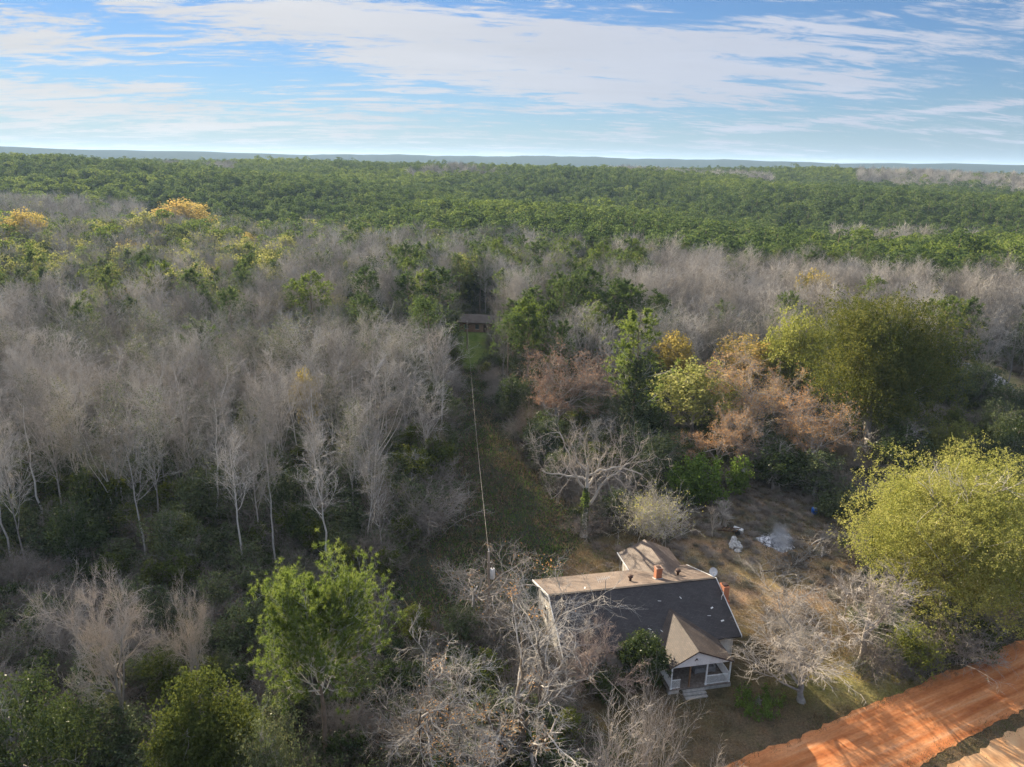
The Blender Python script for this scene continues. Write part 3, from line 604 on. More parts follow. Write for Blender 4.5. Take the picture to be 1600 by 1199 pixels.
def gable_roof(name, ridge, lo, hi, c, half0, half1, zr, z0, z1, mat, parent, th=.13, over=0):
    """ridge along x or y from lo to hi; c = ridge position across; half0/half1 = distance to the eaves"""
    poly = [(c-half0, z0), (c, zr), (c+half1, z1), (c+half1, z1-th), (c, zr-th*1.15), (c-half0, z0-th)]
    mb = MB(); mb.prism(poly, lo, hi, 'x' if ridge == 'x' else 'y'); o = mb.obj(name, mat, parent); slope_uv(o); return o
HO = empty('farmhouse', (12.2, 60.2, 0), 'old white farmhouse with dark shingle roof and lattice railed porch', 'house', rz=math.atan2(.2, .98))
def farmhouse(H):
    # body: outline across the ridge, extruded along it
    wb = MB(); wb.prism([(-5.2, .35), (6.0, .35), (6.0, 3.22), (0, 5.36), (-5.2, 3.12)], -8.0, 8.15, 'x'); w = wb.obj('wall', M['clap'], H)
    fb = MB(); fb.box((.05, .4, .16), (16.0, 11.0, .40)); fb.obj('foundation', M['block'], H)
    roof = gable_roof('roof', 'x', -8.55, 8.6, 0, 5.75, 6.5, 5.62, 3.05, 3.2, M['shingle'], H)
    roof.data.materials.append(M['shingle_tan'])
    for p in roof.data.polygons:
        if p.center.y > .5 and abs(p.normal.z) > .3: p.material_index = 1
    rc_ = MB(); rc_.box((.02, 0, 5.635), (17.1, .26, .03)); rc_.obj('ridge_cap', M['shingle_old'], H)
    for x in (-8.6, 8.65):               # barge boards
        bb = MB(); bb.prism([(-5.75, 2.9), (0, 5.44), (6.5, 3.02), (6.5, 3.22), (0, 5.66), (-5.75, 3.1)], x-.03, x+.03, 'x'); bb.obj('barge_board', M['white_wood'], H)
    # rear wing
    wb = MB(); wb.prism([(2.6, .35), (7.7, .35), (7.7, 3.02), (5.2, 4.25), (2.6, 3.02)], 6.03, 9.8, 'y'); wb.obj('wing_wall', M['clap'], H)
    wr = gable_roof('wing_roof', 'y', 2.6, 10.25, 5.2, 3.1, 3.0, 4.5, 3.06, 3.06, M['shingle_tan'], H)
    t = MB(); t.bar((2.06, 6.6, 3.08), (2.06, 10.3, 3.08), .05, .16); t.obj('fascia', M['white_wood'], wr)
    t = MB(); t.box((2.3, 7.0, 1.5), (.10, .10, 3.0)); t.obj('post', M['white_wood'], H)
    # lean strip of newer roof beside the wing
    # porch
    pr = gable_roof('porch_roof', 'y', -8.85, -2.1, 2.75, 2.5, 3.5, 4.52, 3.12, 3.02, M['shingle_porch'], H)
    g = MB(); g.prism([(.42, 3.03), (2.75, 4.33), (6.05, 2.97), (6.05, 2.86), (.42, 2.88)], -8.62, -8.5, 'y'); ga = g.obj('porch_gable', M['gable'], H)
    e = MB(); e.bar((2.56, -8.66, 3.42), (2.72, -8.66, 3.66), .045); e.bar((2.84, -8.66, 3.42), (2.72, -8.66, 3.66), .045); e.bar((2.63, -8.66, 3.52), (2.8, -8.66, 3.52), .04); e.obj('ornament', M['metal_dark'], ga)
    d = MB(); d.box((3.35, -6.9, .46), (6.0, 3.3, .10)); d.obj('porch_floor', M['deck'], H)
    d = MB(); d.box((5.15, -8.30, .21), (2.5, .38, .40)); d.obj('porch_foundation', M['block'], H); d = MB(); d.box((.9, -8.30, .21), (1.0, .38, .40)); d.obj('porch_foundation', M['block'], H)
    for k in range(3):
        d = MB(); d.box((2.7, -8.75 - .28*k, .40 - .14*k), (2.1, .28, .05 + .02)); d.box((2.7, -8.75-.28*k, .2 - .07*k), (2.0, .2, .38 - .13*k)); d.obj('step', M['block'], H)
    for x, y, m in ((.62, -8.4, 'white_wood'), (2.35, -8.4, 'brownwood'), (3.95, -8.4, 'white_wood'), (6.2, -8.4, 'white_wood'), (6.2, -5.5, 'white_wood')):
        d = MB(); d.box((x, y, 1.70), (.12, .12, 2.38)); d.box((x, y, .56), (.18, .18, .10)); d.box((x, y, 2.82), (.18, .18, .10)); o = d.obj('porch_post', M[m], H)
        if m == 'brownwood': o['label'] = 'bare brown wooden porch post'
    def lattice(x0, x1, y0, y1, zb, zt, name='lattice_railing'):
        L_ = math.hypot(x1-x0, y1-y0); ux, uy = (x1-x0)/L_, (y1-y0)/L_; d = MB(); hh = zt - zb
        for z in (zb, zt): d.bar((x0, y0, z), (x1, y1, z), .05, .07)
        for sgn, off in ((1, .012), (-1, -.012)):
            s = -hh
            while s < L_:
                a, b = s, s + hh; za, zb_ = zb, zt
                if a < 0: za = zb + (-a); a = 0
                if b > L_: zb_ = zt - (b - L_); b = L_
                if b > a + .02:
                    if sgn < 0: za, zb_ = zb + zt - za, zb + zt - zb_
                    d.bar((x0 + ux*a - uy*off, y0 + uy*a + ux*off, za), (x0 + ux*b - uy*off, y0 + uy*b + ux*off, zb_), .035, .012)
                s += .125
        return d.obj(name, M['white_wood'], H)
    lattice(4.02, 6.13, -8.4, -8.4, .56, 1.42); lattice(.62, .62, -8.33, -5.35, .56, 1.42); lattice(6.2, 6.2, -8.33, -5.57, .56, 1.42); lattice(.68, 1.5, -8.4, -8.4, .56, 1.42)
    # openings on the front and left
    def opening(kind, c, w_, h_, axis):
        fr = MB(); x, y, z = c
        def at(a, b, sa, sb, dep=.07):
            if axis == 'y': return (x + a, y, z + b), (sa, dep, sb)
            return (x, y + a, z + b), (dep, sa, sb)
        for a, b, sa, sb in ((-w_/2, 0, .10, h_ + .1), (w_/2, 0, .10, h_ + .1), (0, h_/2, w_ - .1, .10), (0, -h_/2, w_ - .1, .10)): fr.box(*at(a, b, sa, sb, .10))
        if kind == 'window': fr.box(*at(0, 0, w_ - .1, .05, .08))
        if kind == 'window':
            p = MB(); p.box(*at(0, 0, w_ - .08, h_ - .08, .05)); po = p.obj('window', M['dark_glass'], H); fr.obj('frame', M['white_wood'], po)
        else:
            p = MB(); p.box(*at(0, 0, w_ - .08, h_ - .08, .06)); po = p.obj('door', M['brownwood'], H); fr.obj('frame', M['white_wood'], po)
            k = MB(); k.box(*at(w_*.36, -.05, .06, .06, .12)); k.obj('handle', M['grey_metal'], po)
    opening('door', (2.7, -5.25, 1.56), 1.0, 2.05, 'y'); opening('window', (4.9, -5.25, 1.8), 1.1, 1.4, 'y')
    opening('window', (-1.4, -5.25, 1.8), 1.1, 1.4, 'y'); opening('window', (-5.4, -5.25, 1.8), 1.1, 1.4, 'y')
    opening('window', (-8.05, -2.4, 1.8), 1.0, 1.4, 'x'); opening('window', (-8.05, 2.7, 1.8), 1.0, 1.4, 'x'); opening('window', (8.2, 3.1, 1.8), 1.0, 1.4, 'x')
    opening('window', (-3, 6.05, 1.8), 1.0, 1.3, 'y'); opening('door', (.4, 6.05, 1.5), .95, 2.0, 'y')
    # chimneys
    c = MB(); c.box((3.35, 2.05, 5.3), (.62, .62, 1.5)); c.box((3.35, 2.05, 6.10), (.72, .72, .12)); ch = c.obj('chimney', M['brick'], H)
    c = MB(); c.box((3.35, 2.05, 6.19), (.40, .40, .06)); c.obj('flue', M['metal_dark'], ch); c = MB(); c.box((3.35, 2.02, 4.84), (.86, .86, .16), tilt=('X', -rad(20))); c.obj('flashing', M['grey_metal'], ch)
    c = MB(); c.box((8.95, -1.3, 2.2), (.56, 1.5, 4.0)); c.box((8.95, -1.3, 4.85), (.56, .82, 1.3)); c.box((8.95, -1.3, 5.55), (.64, .92, .12)); ch2 = c.obj('chimney', M['brick'], H); ch2['label'] = 'brick chimney outside the right gable end'
    c = MB(); c.bar((8.6, -1.8, 5.1), (8.6, -.8, 5.1), .04); c.bar((8.6, -1.8, 5.1), (8.2, -2.2, 5.0), .04); c.bar((8.2, -2.2, 5.0), (8.2, -2.2, 4.6), .04); c.obj('bracket', M['grey_metal'], ch2)
    c = MB(); c.box((8.95, -1.3, 5.68), (.5, .5, .14)); c.obj('flue', M['metal_dark'], ch2)
    # roof vents
    def vent(x, y):
        z = 5.62 - 2.42*y/6.5; c = MB(); c.tube([(x, y, z-.2), (x, y, z+.42)], .13, 12); v = c.obj('roof_vent', M['metal_dark'], H)
        c = MB(); c.tube([(x, y, z+.40), (x, y, z+.48), (x, y, z+.60), (x, y, z+.68)], [.20, .27, .27, .12], 12); c.obj('cap', M['metal_dark'], v)
    vent(.45, 2.1); vent(5.75, 2.5)
    # dish on the right end of the ridge
    def dish(x, y, z, d, name='satellite_dish'):
        c = MB(); P = []; k = 20; rings = 6
        ax = Vector(d).normalized(); u = ax.cross(Vector((0, 0, 1))).normalized(); w_ = u.cross(ax)
        for i in range(rings+1):
            r = .40*i/rings
            for j in range(k):
                t = 2*math.pi*j/k; P.append(tuple(Vector((x, y, z)) + u*r*math.cos(t) + w_*r*math.sin(t)*1.1 + ax*(r*r*.55)))
        f = [(i*k+j, i*k+(j+1) % k, (i+1)*k+(j+1) % k, (i+1)*k+j) for i in range(rings) for j in range(k)]; c.add(P, f)
        P2 = [tuple(Vector(p) - ax*.015) for p in P]; c.add(P2, [q[::-1] for q in f]); dd = c.obj(name, M['dish'], H, True)
        c = MB(); tip = Vector((x, y, z)) + ax*.42 - w_*.1; c.bar(tuple(Vector((x, y, z)) - w_*.42 + ax*.1), tuple(tip), .03); c.box(tuple(tip), (.09, .09, .12)); c.obj('feed_arm', M['grey_metal'], dd)
        c = MB(); b = Vector((x, y, z)) - ax*.03; c.tube([tuple(b), tuple(b - ax*.15), (b.x - ax.x*.15 , b.y - ax.y*.15, 5.0)], .03, 8); c.obj('mast', M['grey_metal'], dd)
    dish(8.78, .9, 5.75, (-.3, -.85, .45))
    # television aerial on the ridge
    c = MB(); c.tube([(-3.0, -.2, 5.4), (-3.0, -.2, 6.9)], .03, 8); a = c.obj('aerial_mast', M['grey_metal'], H)
    c = MB(); c.bar((-3.9, -.2, 6.85), (-2.5, .1, 6.85), .03)
    for i in range(7): x = -3.8 + .2*i; y = -.18 + .04*i; l = .55 - .05*i; c.bar((x - .1*l, y - l, 6.87), (x + .1*l, y + l, 6.87), .018)
    c.obj('aerial', M['grey_metal'], a)
    # loose pale shingles
    rng = np.random.default_rng(4)
    for x, y in ((2.0, -1.7), (4.2, -1.6), (6.3, -3.6), (7.4, -4.2), (1.2, -4.5), (-4.6, 1.2), (.1, -4.2), (6.9, -2.9)):
        z = 5.62 - (2.57*-y/5.75 if y < 0 else 2.42*y/6.5); c = MB(); c.box((x, y, z + .035), (.32, .13, .02), rz=rng.random()*3, tilt=('X', .42 if y < 0 else -.36)); c.obj('loose_shingle', M['white_wood'], H)
farmhouse(HO)
def house_pt(x, y, z): return tuple(HO.matrix_basis @ Vector((x, y, z))) if False else (12.2 + .98*x - .2*y, 60.2 + .2*x + .98*y, z)
def porch_bench():
    x, y, z = house_pt(4.6, -6.6, .515); H = empty('porch_sofa', (x, y, z), 'grey two seat sofa on the farmhouse porch behind the lattice', 'sofa', rz=math.atan2(.2, .98))
    m = surf('grey upholstery', [(.4, (.22, .21, .21)), (.6, (.32, .31, .30))], 6, .95, .1)
    d = MB(); d.box((0, 0, .22), (1.7, .75, .34)); d.obj('base', m, H)
    for s in (-1, 1):
        d = MB(); d.box((s*.92, 0, .32), (.16, .8, .62)); d.obj('armrest', m, H); d = MB(); d.box((s*.41, -.03, .45), (.8, .68, .12)); d.obj('seat_cushion', m, H)
    d = MB(); d.box((0, .42, .5), (1.68, .16, .86)); d.obj('backrest', m, H)
porch_bench()

# ------------------------------------------------------------------ power line
NEARP = G(763, 988)[:2]; NEARP = (float(NEARP[0]), float(NEARP[1])); FARP = G(730, 545)
def wood(): return surf('weathered pole wood', [(.35, (.20, .16, .13)), (.65, (.36, .30, .25))], 4, .85, .2, stretch=(1, 1, .1))
M['pole'] = wood()
def pole(name, b, h, label, tank):
    r = empty(name, (b[0], b[1], b[2] if len(b) > 2 else 0), label, 'utility pole')
    d = MB(); d.tube([(0, 0, -.3), (0, 0, h)], [.17, .11], 12); d.obj('shaft', M['pole'], r, True)
    d = MB(); d.tube([(0, 0, h), (0, 0, h + .28)], [.06, .035], 8); d.obj('insulator', M['dish'], r)
    d = MB(); d.bar((-.15, 0, h - 1.2), (.25, 0, h - 1.2), .06); d.obj('wire_clamp', M['grey_metal'], r)
    if tank:
        d = MB(); d.tube([(.36, -.1, h-2.9), (.36, -.1, h-2.8), (.36, -.1, h-1.9), (.36, -.1, h-1.8)], [.20, .25, .25, .20], 16); t = d.obj('transformer', M['dish'], r, True)
        d = MB(); d.tube([(.36, -.1, h-1.8), (.36, -.1, h-1.5)], .045, 8); d.obj('bushing', M['metal_dark'], t)
    return r
hn = Hgt((NEARP[0], NEARP[1], 0), 862); hf = Hgt(FARP, 503)
pole('utility_pole', (NEARP[0], NEARP[1], 0), hn, 'wooden utility pole with grey transformer among the bare oak branches beside farmhouse', True)
pole('utility_pole', FARP, hf, 'slim wooden utility pole on the green lawn before the far brick house', False)
M['wire'] = surf('aluminium wire', [(.4, (.24, .21, .18)), (.6, (.32, .29, .26))], 1, .6, 0)
def wire(a, b, sag, label, r=.009):
    n = 40; t = np.linspace(0, 1, n); P = np.array(a)[None]*(1-t)[:, None] + np.array(b)[None]*t[:, None]; P[:, 2] -= sag*4*t*(1-t)
    d = MB(); d.tube(P, r, 5); put(d.obj('power_line', M['wire'], None, True), label, 'power line')
fx, fy, fz = FARP
wire((NEARP[0]-.05, NEARP[1], hn + .2), (fx, fy, fz + hf + .2), 2.2, 'upper wire of the line running up the cleared corridor', .010)
wire((NEARP[0]+.1, NEARP[1], hn - 1.2), (fx + .1, fy, fz + hf - 1.2), 2.6, 'lower wire of the line running up the cleared corridor', .010)
q_ = ray(1105, 1225); t_ = (hn - 1 - HCAM)/q_[2]; e2 = (q_*t_)[:2]; e2 = np.array(NEARP) + (e2 - np.array(NEARP))*1.6
wire((NEARP[0], NEARP[1], hn + .2), (e2[0], e2[1], hn - .5), .7, 'upper wire slanting from the transformer pole down to lower right')
wire((NEARP[0]+.1, NEARP[1], hn - 1.2), (e2[0] - .3, e2[1] - .3, hn - 2.2), .8, 'lower wire slanting from the transformer pole down to lower right')
hx, hy, hz = house_pt(-8.3, -3.5, 3.2)
wire((NEARP[0]+.15, NEARP[1], hn - 1.4), (hx, hy, hz), .3, 'thin service wire from the transformer pole to farmhouse corner', .012)

# ------------------------------------------------------------------ far brick house up the corridor
def far_house():
    b = G(748, 520); b = (b[0] + .5, b[1] + 4, b[2]); r = empty('brick_house', b, 'small brown brick house with low roof on the lawn up the corridor', 'house', rz=rad(-6))
    mb = surf('brown brick far', [(.4, (.20, .12, .08)), (.6, (.30, .18, .12))], 5, .9, .2)
    d = MB(); d.prism([(-3.5, 0), (3.5, 0), (3.5, 2.7), (0, 3.9), (-3.5, 2.7)], -5.5, 3.4, 'x'); d.obj('wall', mb, r)
    gable_roof('roof', 'x', -6, 8.2, 0, 4.1, 4.1, 4.25, 2.75, 2.75, M['shingle_old'], r)
    for x in (5.2, 7.9): d = MB(); d.box((x, -3.6, 1.3), (.14, .14, 2.6)); d.obj('carport_post', M['white_wood'], r)
    for x, w_ in ((-3.6, 1.2), (-.6, 1.0)):
        d = MB(); d.box((x, -3.53, 1.5), (w_, .06, 1.2)); w = d.obj('window', M['dark_glass'], r); d = MB(); d.box((x, -3.57, .87), (w_ + .1, .1, .06)); d.obj('sill', M['white_wood'], w)
    d = MB(); d.box((1.6, -3.53, 1.03), (.95, .06, 2.05)); d.obj('door', M['metal_dark'], r)
far_house()

# ------------------------------------------------------------------ yard things
def ash_pile():
    b = G(1216, 848); r = empty('burn_pile', b, 'smoking heap of white ash and burnt boards in the back yard', 'burn pile', scale=(.85, .85, 1.5))
    rng = np.random.default_rng(5)
    ash = surf('ash', [(.3, (.10, .10, .11)), (.46, (.36, .36, .38)), (.62, (.74, .73, .72))], 3, .95, .4); coal = surf('char', [(.4, (.02, .02, .022)), (.6, (.07, .07, .08))], 4, .9, .3)
    n, k = 9, 34; P = [(0, 0, .42)]
    for i in range(1, n):
        for j in range(k):
            t = 2*math.pi*j/k; q = i/(n-1); R_ = 1 + .15*math.sin(3*t) + .1*math.sin(7*t+1)
            P.append((2.7*q*R_*math.cos(t), 2.3*q*R_*math.sin(t), max(.01, .42*(1-q**1.6) + rng.normal()*.06*(1-q*.7))))
    f3 = [(0, 1+j, 1+(j+1) % k) for j in range(k)]; f4 = [(1+i*k+j, 1+(i+1)*k+j, 1+(i+1)*k+(j+1) % k, 1+i*k+(j+1) % k) for i in range(n-2) for j in range(k)]
    d = MB(); d.add(P, f4, f3); d.obj('ash_heap', ash, r)
    for m, cnt, nm in ((ash, 330, 'ash_flakes'), (coal, 120, 'charred_bits')):
        d = MB()
        for _ in range(cnt):
            t = rng.random()*6.28; q = math.sqrt(rng.random())*1.1; c = (2.6*q*math.cos(t), 2.2*q*math.sin(t) + (.5 if m is ash else -.2), max(.05, .42*(1-min(q, 1)**1.6) + .04)); s = .035 + .10*rng.random()**2
            d.box(c, (s*2.4, s, s*.5), rz=rng.random()*3, tilt=('X', rng.normal()*.6))
        o = d.obj(nm, m, r); o['kind'] = 'stuff'
    for c, dd, rz, tl in (((1.7, -.5, .35), (1.1, .7, .05), .6, .5), ((2.3, -.3, .25), (1.3, .14, .06), .9, .3), ((1.1, -.9, .35), (1.0, .12, .08), .2, .2), ((.9, 1.5, .25), (1.5, .12, .07), -.4, .2), ((2.0, .8, .3), (.9, .16, .07), -.8, .3)):
        d = MB(); d.box(c, dd, rz=rz, tilt=('Y', tl)); d.obj('burnt_board', surf('greyed board', [(.4, (.25, .26, .28)), (.6, (.45, .46, .48))], 3, .9, .1), r)
    # smoke: a leaning puff of thin vapour
    m, nt, out = new_mat('smoke'); v = nt.nodes.new('ShaderNodeVolumePrincipled'); nt.links.new(v.outputs[0], out.inputs['Volume']); v.inputs['Color'].default_value = (.95, .97, 1, 1); v.inputs['Anisotropy'].default_value = .2
    tc = nt.nodes.new('ShaderNodeTexCoord'); n1 = noise_n(nt, .9, 4, .6, dist=.8)
    ln = nt.nodes.new('ShaderNodeVectorMath'); ln.operation = 'LENGTH'; mp = nt.nodes.new('ShaderNodeMapping'); mp.inputs['Scale'].default_value = (1/1.5, 1/3.2, 1/1.8); nt.links.new(tc.outputs['Object'], mp.inputs[0]); nt.links.new(mp.outputs[0], ln.inputs[0])
    a = nt.nodes.new('ShaderNodeMath'); a.operation = 'SUBTRACT'; a.inputs[0].default_value = .95; nt.links.new(ln.outputs['Value'], a.inputs[1])
    b2 = nt.nodes.new('ShaderNodeMath'); b2.operation = 'MULTIPLY_ADD'; nt.links.new(n1, b2.inputs[0]); b2.inputs[1].default_value = 1.6; nt.links.new(a.outputs[0], b2.inputs[2])
    c2 = nt.nodes.new('ShaderNodeMath'); c2.operation = 'MULTIPLY_ADD'; nt.links.new(b2.outputs[0], c2.inputs[0]); c2.inputs[1].default_value = 1.1; c2.inputs[2].default_value = -1.0; c2.use_clamp = True; nt.links.new(c2.outputs[0], v.inputs['Density'])
    d = MB(); P = []; k = 16; n = 9
    for i in range(n+1):
        ph = math.pi*i/n
        for j in range(k): P.append((1.6*math.sin(ph)*math.cos(2*math.pi*j/k), 3.3*math.sin(ph)*math.sin(2*math.pi*j/k), 1.9*math.cos(ph)))
    d.add(P, [(i*k+j, (i+1)*k+j, (i+1)*k+(j+1) % k, i*k+(j+1) % k) for i in range(n) for j in range(k)]); o = d.obj('smoke', m)
    g = G(1220, 868); o.location = (g[0], g[1] + .6, 1.9); o.rotation_euler = (0, 0, rad(-10)); put(o, 'thin pale smoke drifting from the ash heap', 'smoke', kind='stuff')
ash_pile()
def sacks():
    b = G(1147, 857); r = empty('rubbish_sack_heap', (b[0], b[1], 0), 'heap of pale grey rubbish sacks and rocks on the dry grass', 'rubbish heap')
    m = surf('pale grey sack', [(.35, (.34, .33, .32)), (.65, (.58, .57, .55))], 3, .8, .5); rng = np.random.default_rng(8)
    for c, s in (((-.1, .1, .5), (.55, .5, .62)), ((.0, .35, 1.05), (.38, .36, .42)), ((.45, -.25, .35), (.5, .42, .36)), ((.15, -.9, .2), (.42, .3, .24)), ((-.35, -.15, .3), (.35, .35, .34)), ((.5, .3, .5), (.36, .4, .36))):
        n, k = 8, 12; P = []
        for i in range(n+1):
            ph = math.pi*i/n
            for j in range(k):
                t = 2*math.pi*j/k; q = 1 + rng.normal()*.09; P.append((c[0] + s[0]*q*math.sin(ph)*math.cos(t), c[1] + s[1]*q*math.sin(ph)*math.sin(t), max(0, c[2] + s[2]*q*math.cos(ph))))
        d = MB(); d.add(P, [(i*k+j, (i+1)*k+j, (i+1)*k+(j+1) % k, i*k+(j+1) % k) for i in range(n) for j in range(k)]); d.obj('sack', m, r)
sacks()
def trailer_frame():
    b = G(1138, 833); r = empty('scrap_frame', (b[0], b[1], 0), 'tipped dark metal frame with crossbars beside pale scrap in the yard', 'scrap metal', rz=rad(-42))
    m = M['metal_dark']; d = MB(); t = .9
    for y in (-.55, .55): d.bar((-1.3, y, .15), (1.3, y, t), .09)
    d.obj('side_rail', m, r)
    for i in range(5): d = MB(); x = -1.25 + .6*i; z = .15 + (t-.15)*(x+1.3)/2.6; d.bar((x, -.5, z + .01), (x, .5, z + .01), .06); d.obj('crossbar', M['brownwood'], r)
    d = MB(); d.tube([(1.2, -.1, .45), (1.2, .1, .45)], .36, 16); d.obj('wheel', surf('black rubber', [(.4, (.015, .015, .015)), (.6, (.035, .035, .035))], 3, .9, 0), r)
    for c, s in (((.5, 1.1, .3), (.7, .5, .5)), ((1.2, .95, .35), (.55, .45, .6))): d = MB(); d.box(c, s, tilt=('X', .3)); d.obj('panel', M['dish'], r)
trailer_frame()
def barrel():
    b = G(1272, 803); r = empty('blue_barrel', (b[0], b[1], 0), 'blue plastic barrel at the edge of the trees', 'barrel'); m = surf('blue plastic', [(.4, (.012, .09, .36)), (.6, (.02, .13, .45))], 2, .45, 0, spec=.5)
    d = MB(); d.tube([(0, 0, 0), (0, 0, .05), (0, 0, .28), (0, 0, .31), (0, 0, .34), (0, 0, .6), (0, 0, .63), (0, 0, .66), (0, 0, .88), (0, 0, .93)], [.33, .38, .39, .42, .39, .39, .42, .39, .38, .33], 20); d.obj('drum', m, r, True)
    d = MB(); d.tube([(.03, .02, .93), (.03, .02, 1.0)], [.2, .18], 12); d.obj('lid', M['dish'], r)
    r.rotation_euler = (rad(8), rad(-6), 0)
barrel()
def brush_pile():
    a = np.array(G(1302, 838)); b = np.array(G(1212, 908)); r = empty('brush_pile', (float(a[0]+b[0])/2, float(a[1]+b[1])/2, 0), 'long heap of cut logs and branches along the yard edge', 'brush pile', rz=math.atan2(b[1]-a[1], b[0]-a[0]))
    Lh = float(np.hypot(*(b-a)[:2]))/2; rng = np.random.default_rng(12)
    for i in range(9):
        x = -Lh*.9 + 1.8*Lh*rng.random(); d = MB(); P = polyl(np.array([[x, rng.normal()*.5, .2 + .35*rng.random()]]), norm(np.array([[1.0, rng.normal()*.5, .12]])), np.array([2.2 + 2*rng.random()]), 6, rng, .06, 0)[0]
        d.tube(P, np.linspace(.16, .09, 7), 8); d.obj('log', M['bark_dark'] if i % 3 else M['bark'], r, True)
    n = 230; st = np.column_stack([rng.uniform(-Lh, Lh, n), rng.normal(size=n)*.7, rng.random(n)*.5]); dr = norm(np.column_stack([rng.normal(size=n), rng.normal(size=n)*.8, np.abs(rng.normal(size=n))*.45]))
    P = polyl(st, dr, 1.0 + 1.6*rng.random(n), 5, rng, .16, 0); d = MB(); tubes(d, P, np.maximum(.035*np.linspace(1, .3, 6)[None]*rng.random((n, 1))*1.6, .009), 4)
    P2, R2, _ = children(P, np.full((n, 2), .02), 5, .3, 1, .7, .6, 3, rng, .2, .05, .7, .008); tubes(d, P2, R2, 3); o = d.obj('branches', M['twig'], r); o['kind'] = 'stuff'
brush_pile()
def orange_heap():
    b = G(1573, 619); r = empty('log_stack', b, 'small orange stack of cut logs beside the grey road at far right', 'log stack'); rng = np.random.default_rng(2)
    m = surf('fresh cut orange wood', [(.4, (.50, .22, .07)), (.6, (.66, .34, .13))], 5, .8, .1)
    for i in range(11):
        row = 0 if i < 5 else (1 if i < 9 else 2); x = (i if row == 0 else i-5 if row == 1 else i-9) - 2 + .5*row; d = MB(); d.tube([(x*.62, -1.6, .3 + .5*row), (x*.62, 1.6, .3 + .5*row)], .3, 12); d.obj('log', m, r)
orange_heap()
# ------------------------------------------------------------------ plant prototypes
BP = [Proto(forest_bare(20+i, 17, n, t, w, a, u, 5, 4, 3, .17 + .02*(i % 3), tw, fk), [M['bark'], M['twig']], 17, 9) for i, (n, t, w, a, u, tw, fk) in enumerate(
     [(24, .35, 4.2, .75, .14, .016, 0), (20, .45, 4.6, .8, .16, .016, 2), (24, .30, 3.6, .85, .12, .016, 0), (18, .5, 5.0, .7, .18, .016, 3), (22, .4, 3.2, .9, .06, .016, 0), (18, .35, 4.8, .65, .2, .016, 2)])]
BV = [Proto(forest_bare(30+i, 17, 20, .4, w, .75, .14, 5, 4, 3, .17, .016, fk, 'y', nl, .17), [M['bark'], M['twig'], M['thicket']], 17, 9) for i, (w, fk, nl) in enumerate([(4.2, 0, 1800), (4.6, 2, 1200), (3.8, 0, 3000)])]
BF = [Proto(forest_bare(35+i, 19, n, t, w, a, u, 6, 5, 2, .17, .015, fk, wob=.02 + .012*i), [M['bark_pale'], M['twig']], 19, 8) for i, (n, t, w, a, u, fk) in enumerate([(16, .48, 3.8, .8, .16, 0), (14, .55, 4.2, .7, .2, 2), (18, .42, 3.2, .95, .04, 0), (12, .5, 5.0, .6, .1, 3), (20, .3, 3.0, .9, .1, 0)])] + BP[:2] + BV[:1]
PM = [Proto(pine_tree(40+i, 17, w, t, n, 7), [M['bark_pine'], M['twig_brown'], M['pine']], 17, w) for i, (w, t, n) in enumerate([(6.0, .5, 36), (5.2, .42, 38), (6.6, .58, 32), (5.6, .38, 44)])]
PB = [Proto(pine_tree(50+i, 17, 6.4, .45, 38, 8), [M['bark_pine'], M['twig_brown'], M['pine_bright']], 17, 6.4) for i in range(2)]
def LP(seed, mat, h=11, w=9, **k): return Proto(leafy_tree(seed, h, w, **k), [M['bark'], M['twig'], M[mat]], h, w)
LY = [LP(60, 'yellow_far', nleaf=12000, lsize=.25, bottom=.12), LP(61, 'yellow_far', nleaf=8000, lsize=.30, bottom=.25, bare=.2)]
LG = [LP(62, 'gold', nleaf=6500, lsize=.30, bottom=.3, bare=.3)]
LO = [LP(63, 'dark', nleaf=9000, lsize=.28, bottom=.12), LP(64, 'dark', nleaf=10000, lsize=.26, bottom=.1, lobes=12), LP(65, 'thicket', nleaf=7000, lsize=.26, bottom=.15, bare=.25), LP(66, 'thicket', nleaf=9000, lsize=.24, bottom=.1, bare=.1)]

DEBUG = False
TREES = []                                # (x, y, radius) kept free for named trees
def hero(proto, name, bpx, bpy_, top, width, label, cat, mh=1.0, rz=None):
    b = G(bpx, bpy_); h = Hgt(b, top)*mh; w = wid((b[0], b[1], h*.6), width)
    print('hero', round(b[0]), round(b[1]), 'h %.1f w %.1f' % (h, w), label[:40]) if DEBUG else None; TREES.append((b[0], b[1], max(2.0, w*.32))); return proto.plant(name, b, label, cat, None, rz, h, w)

# ------------------------------------------------------------------ named trees near the house
def one(TCx, mats, h, w): return Proto(TCx, mats, h, w)
sp = spread_tree
T_, C_, _ = sp(101, 15, 15, .30, 7, .62, .018, 6, 5, 5, 3, .8, .10, .24, (.04, 0))
white_oak = one((T_, C_), [M['bark_pale'], M['twig_pale']], 15, 15)
o = hero(white_oak, 'bare_tree', 912, 838, 628, 205, 'big pale bare oak with ivy-wrapped trunk at the corner of the back yard', 'tree', rz=.5)
def ivy(parent, h, r, n, seed, sz=.2, z0=0, mat='vine', name='ivy'):
    rng = np.random.default_rng(seed); z = z0 + rng.random(n)**.9*h; t = rng.random(n)*6.28; q = r*(.3 + rng.random(n)*.8)*(1.1 - .5*(z-z0)/h)
    d = MB(); leaves(d, np.column_stack([np.cos(t)*q, np.sin(t)*q, z]), sz, rng, 1); return d.obj(name, [M['bark'], M[mat]], parent)
ivy(o, 6.5, .8, 2600, 3, .2, 0, 'thicket'); ivy(o, 1.8, 1.0, 500, 4, .24, 4.2)
T_, C_, P5 = sp(102, 9, 15, .34, 8, .34, .013, 6, 5, 5, 4, 1.0, .05, .26)
rng_ = np.random.default_rng(1); leaves(C_, P5[rng_.integers(0, len(P5), 260), -1], .16, rng_, 1)
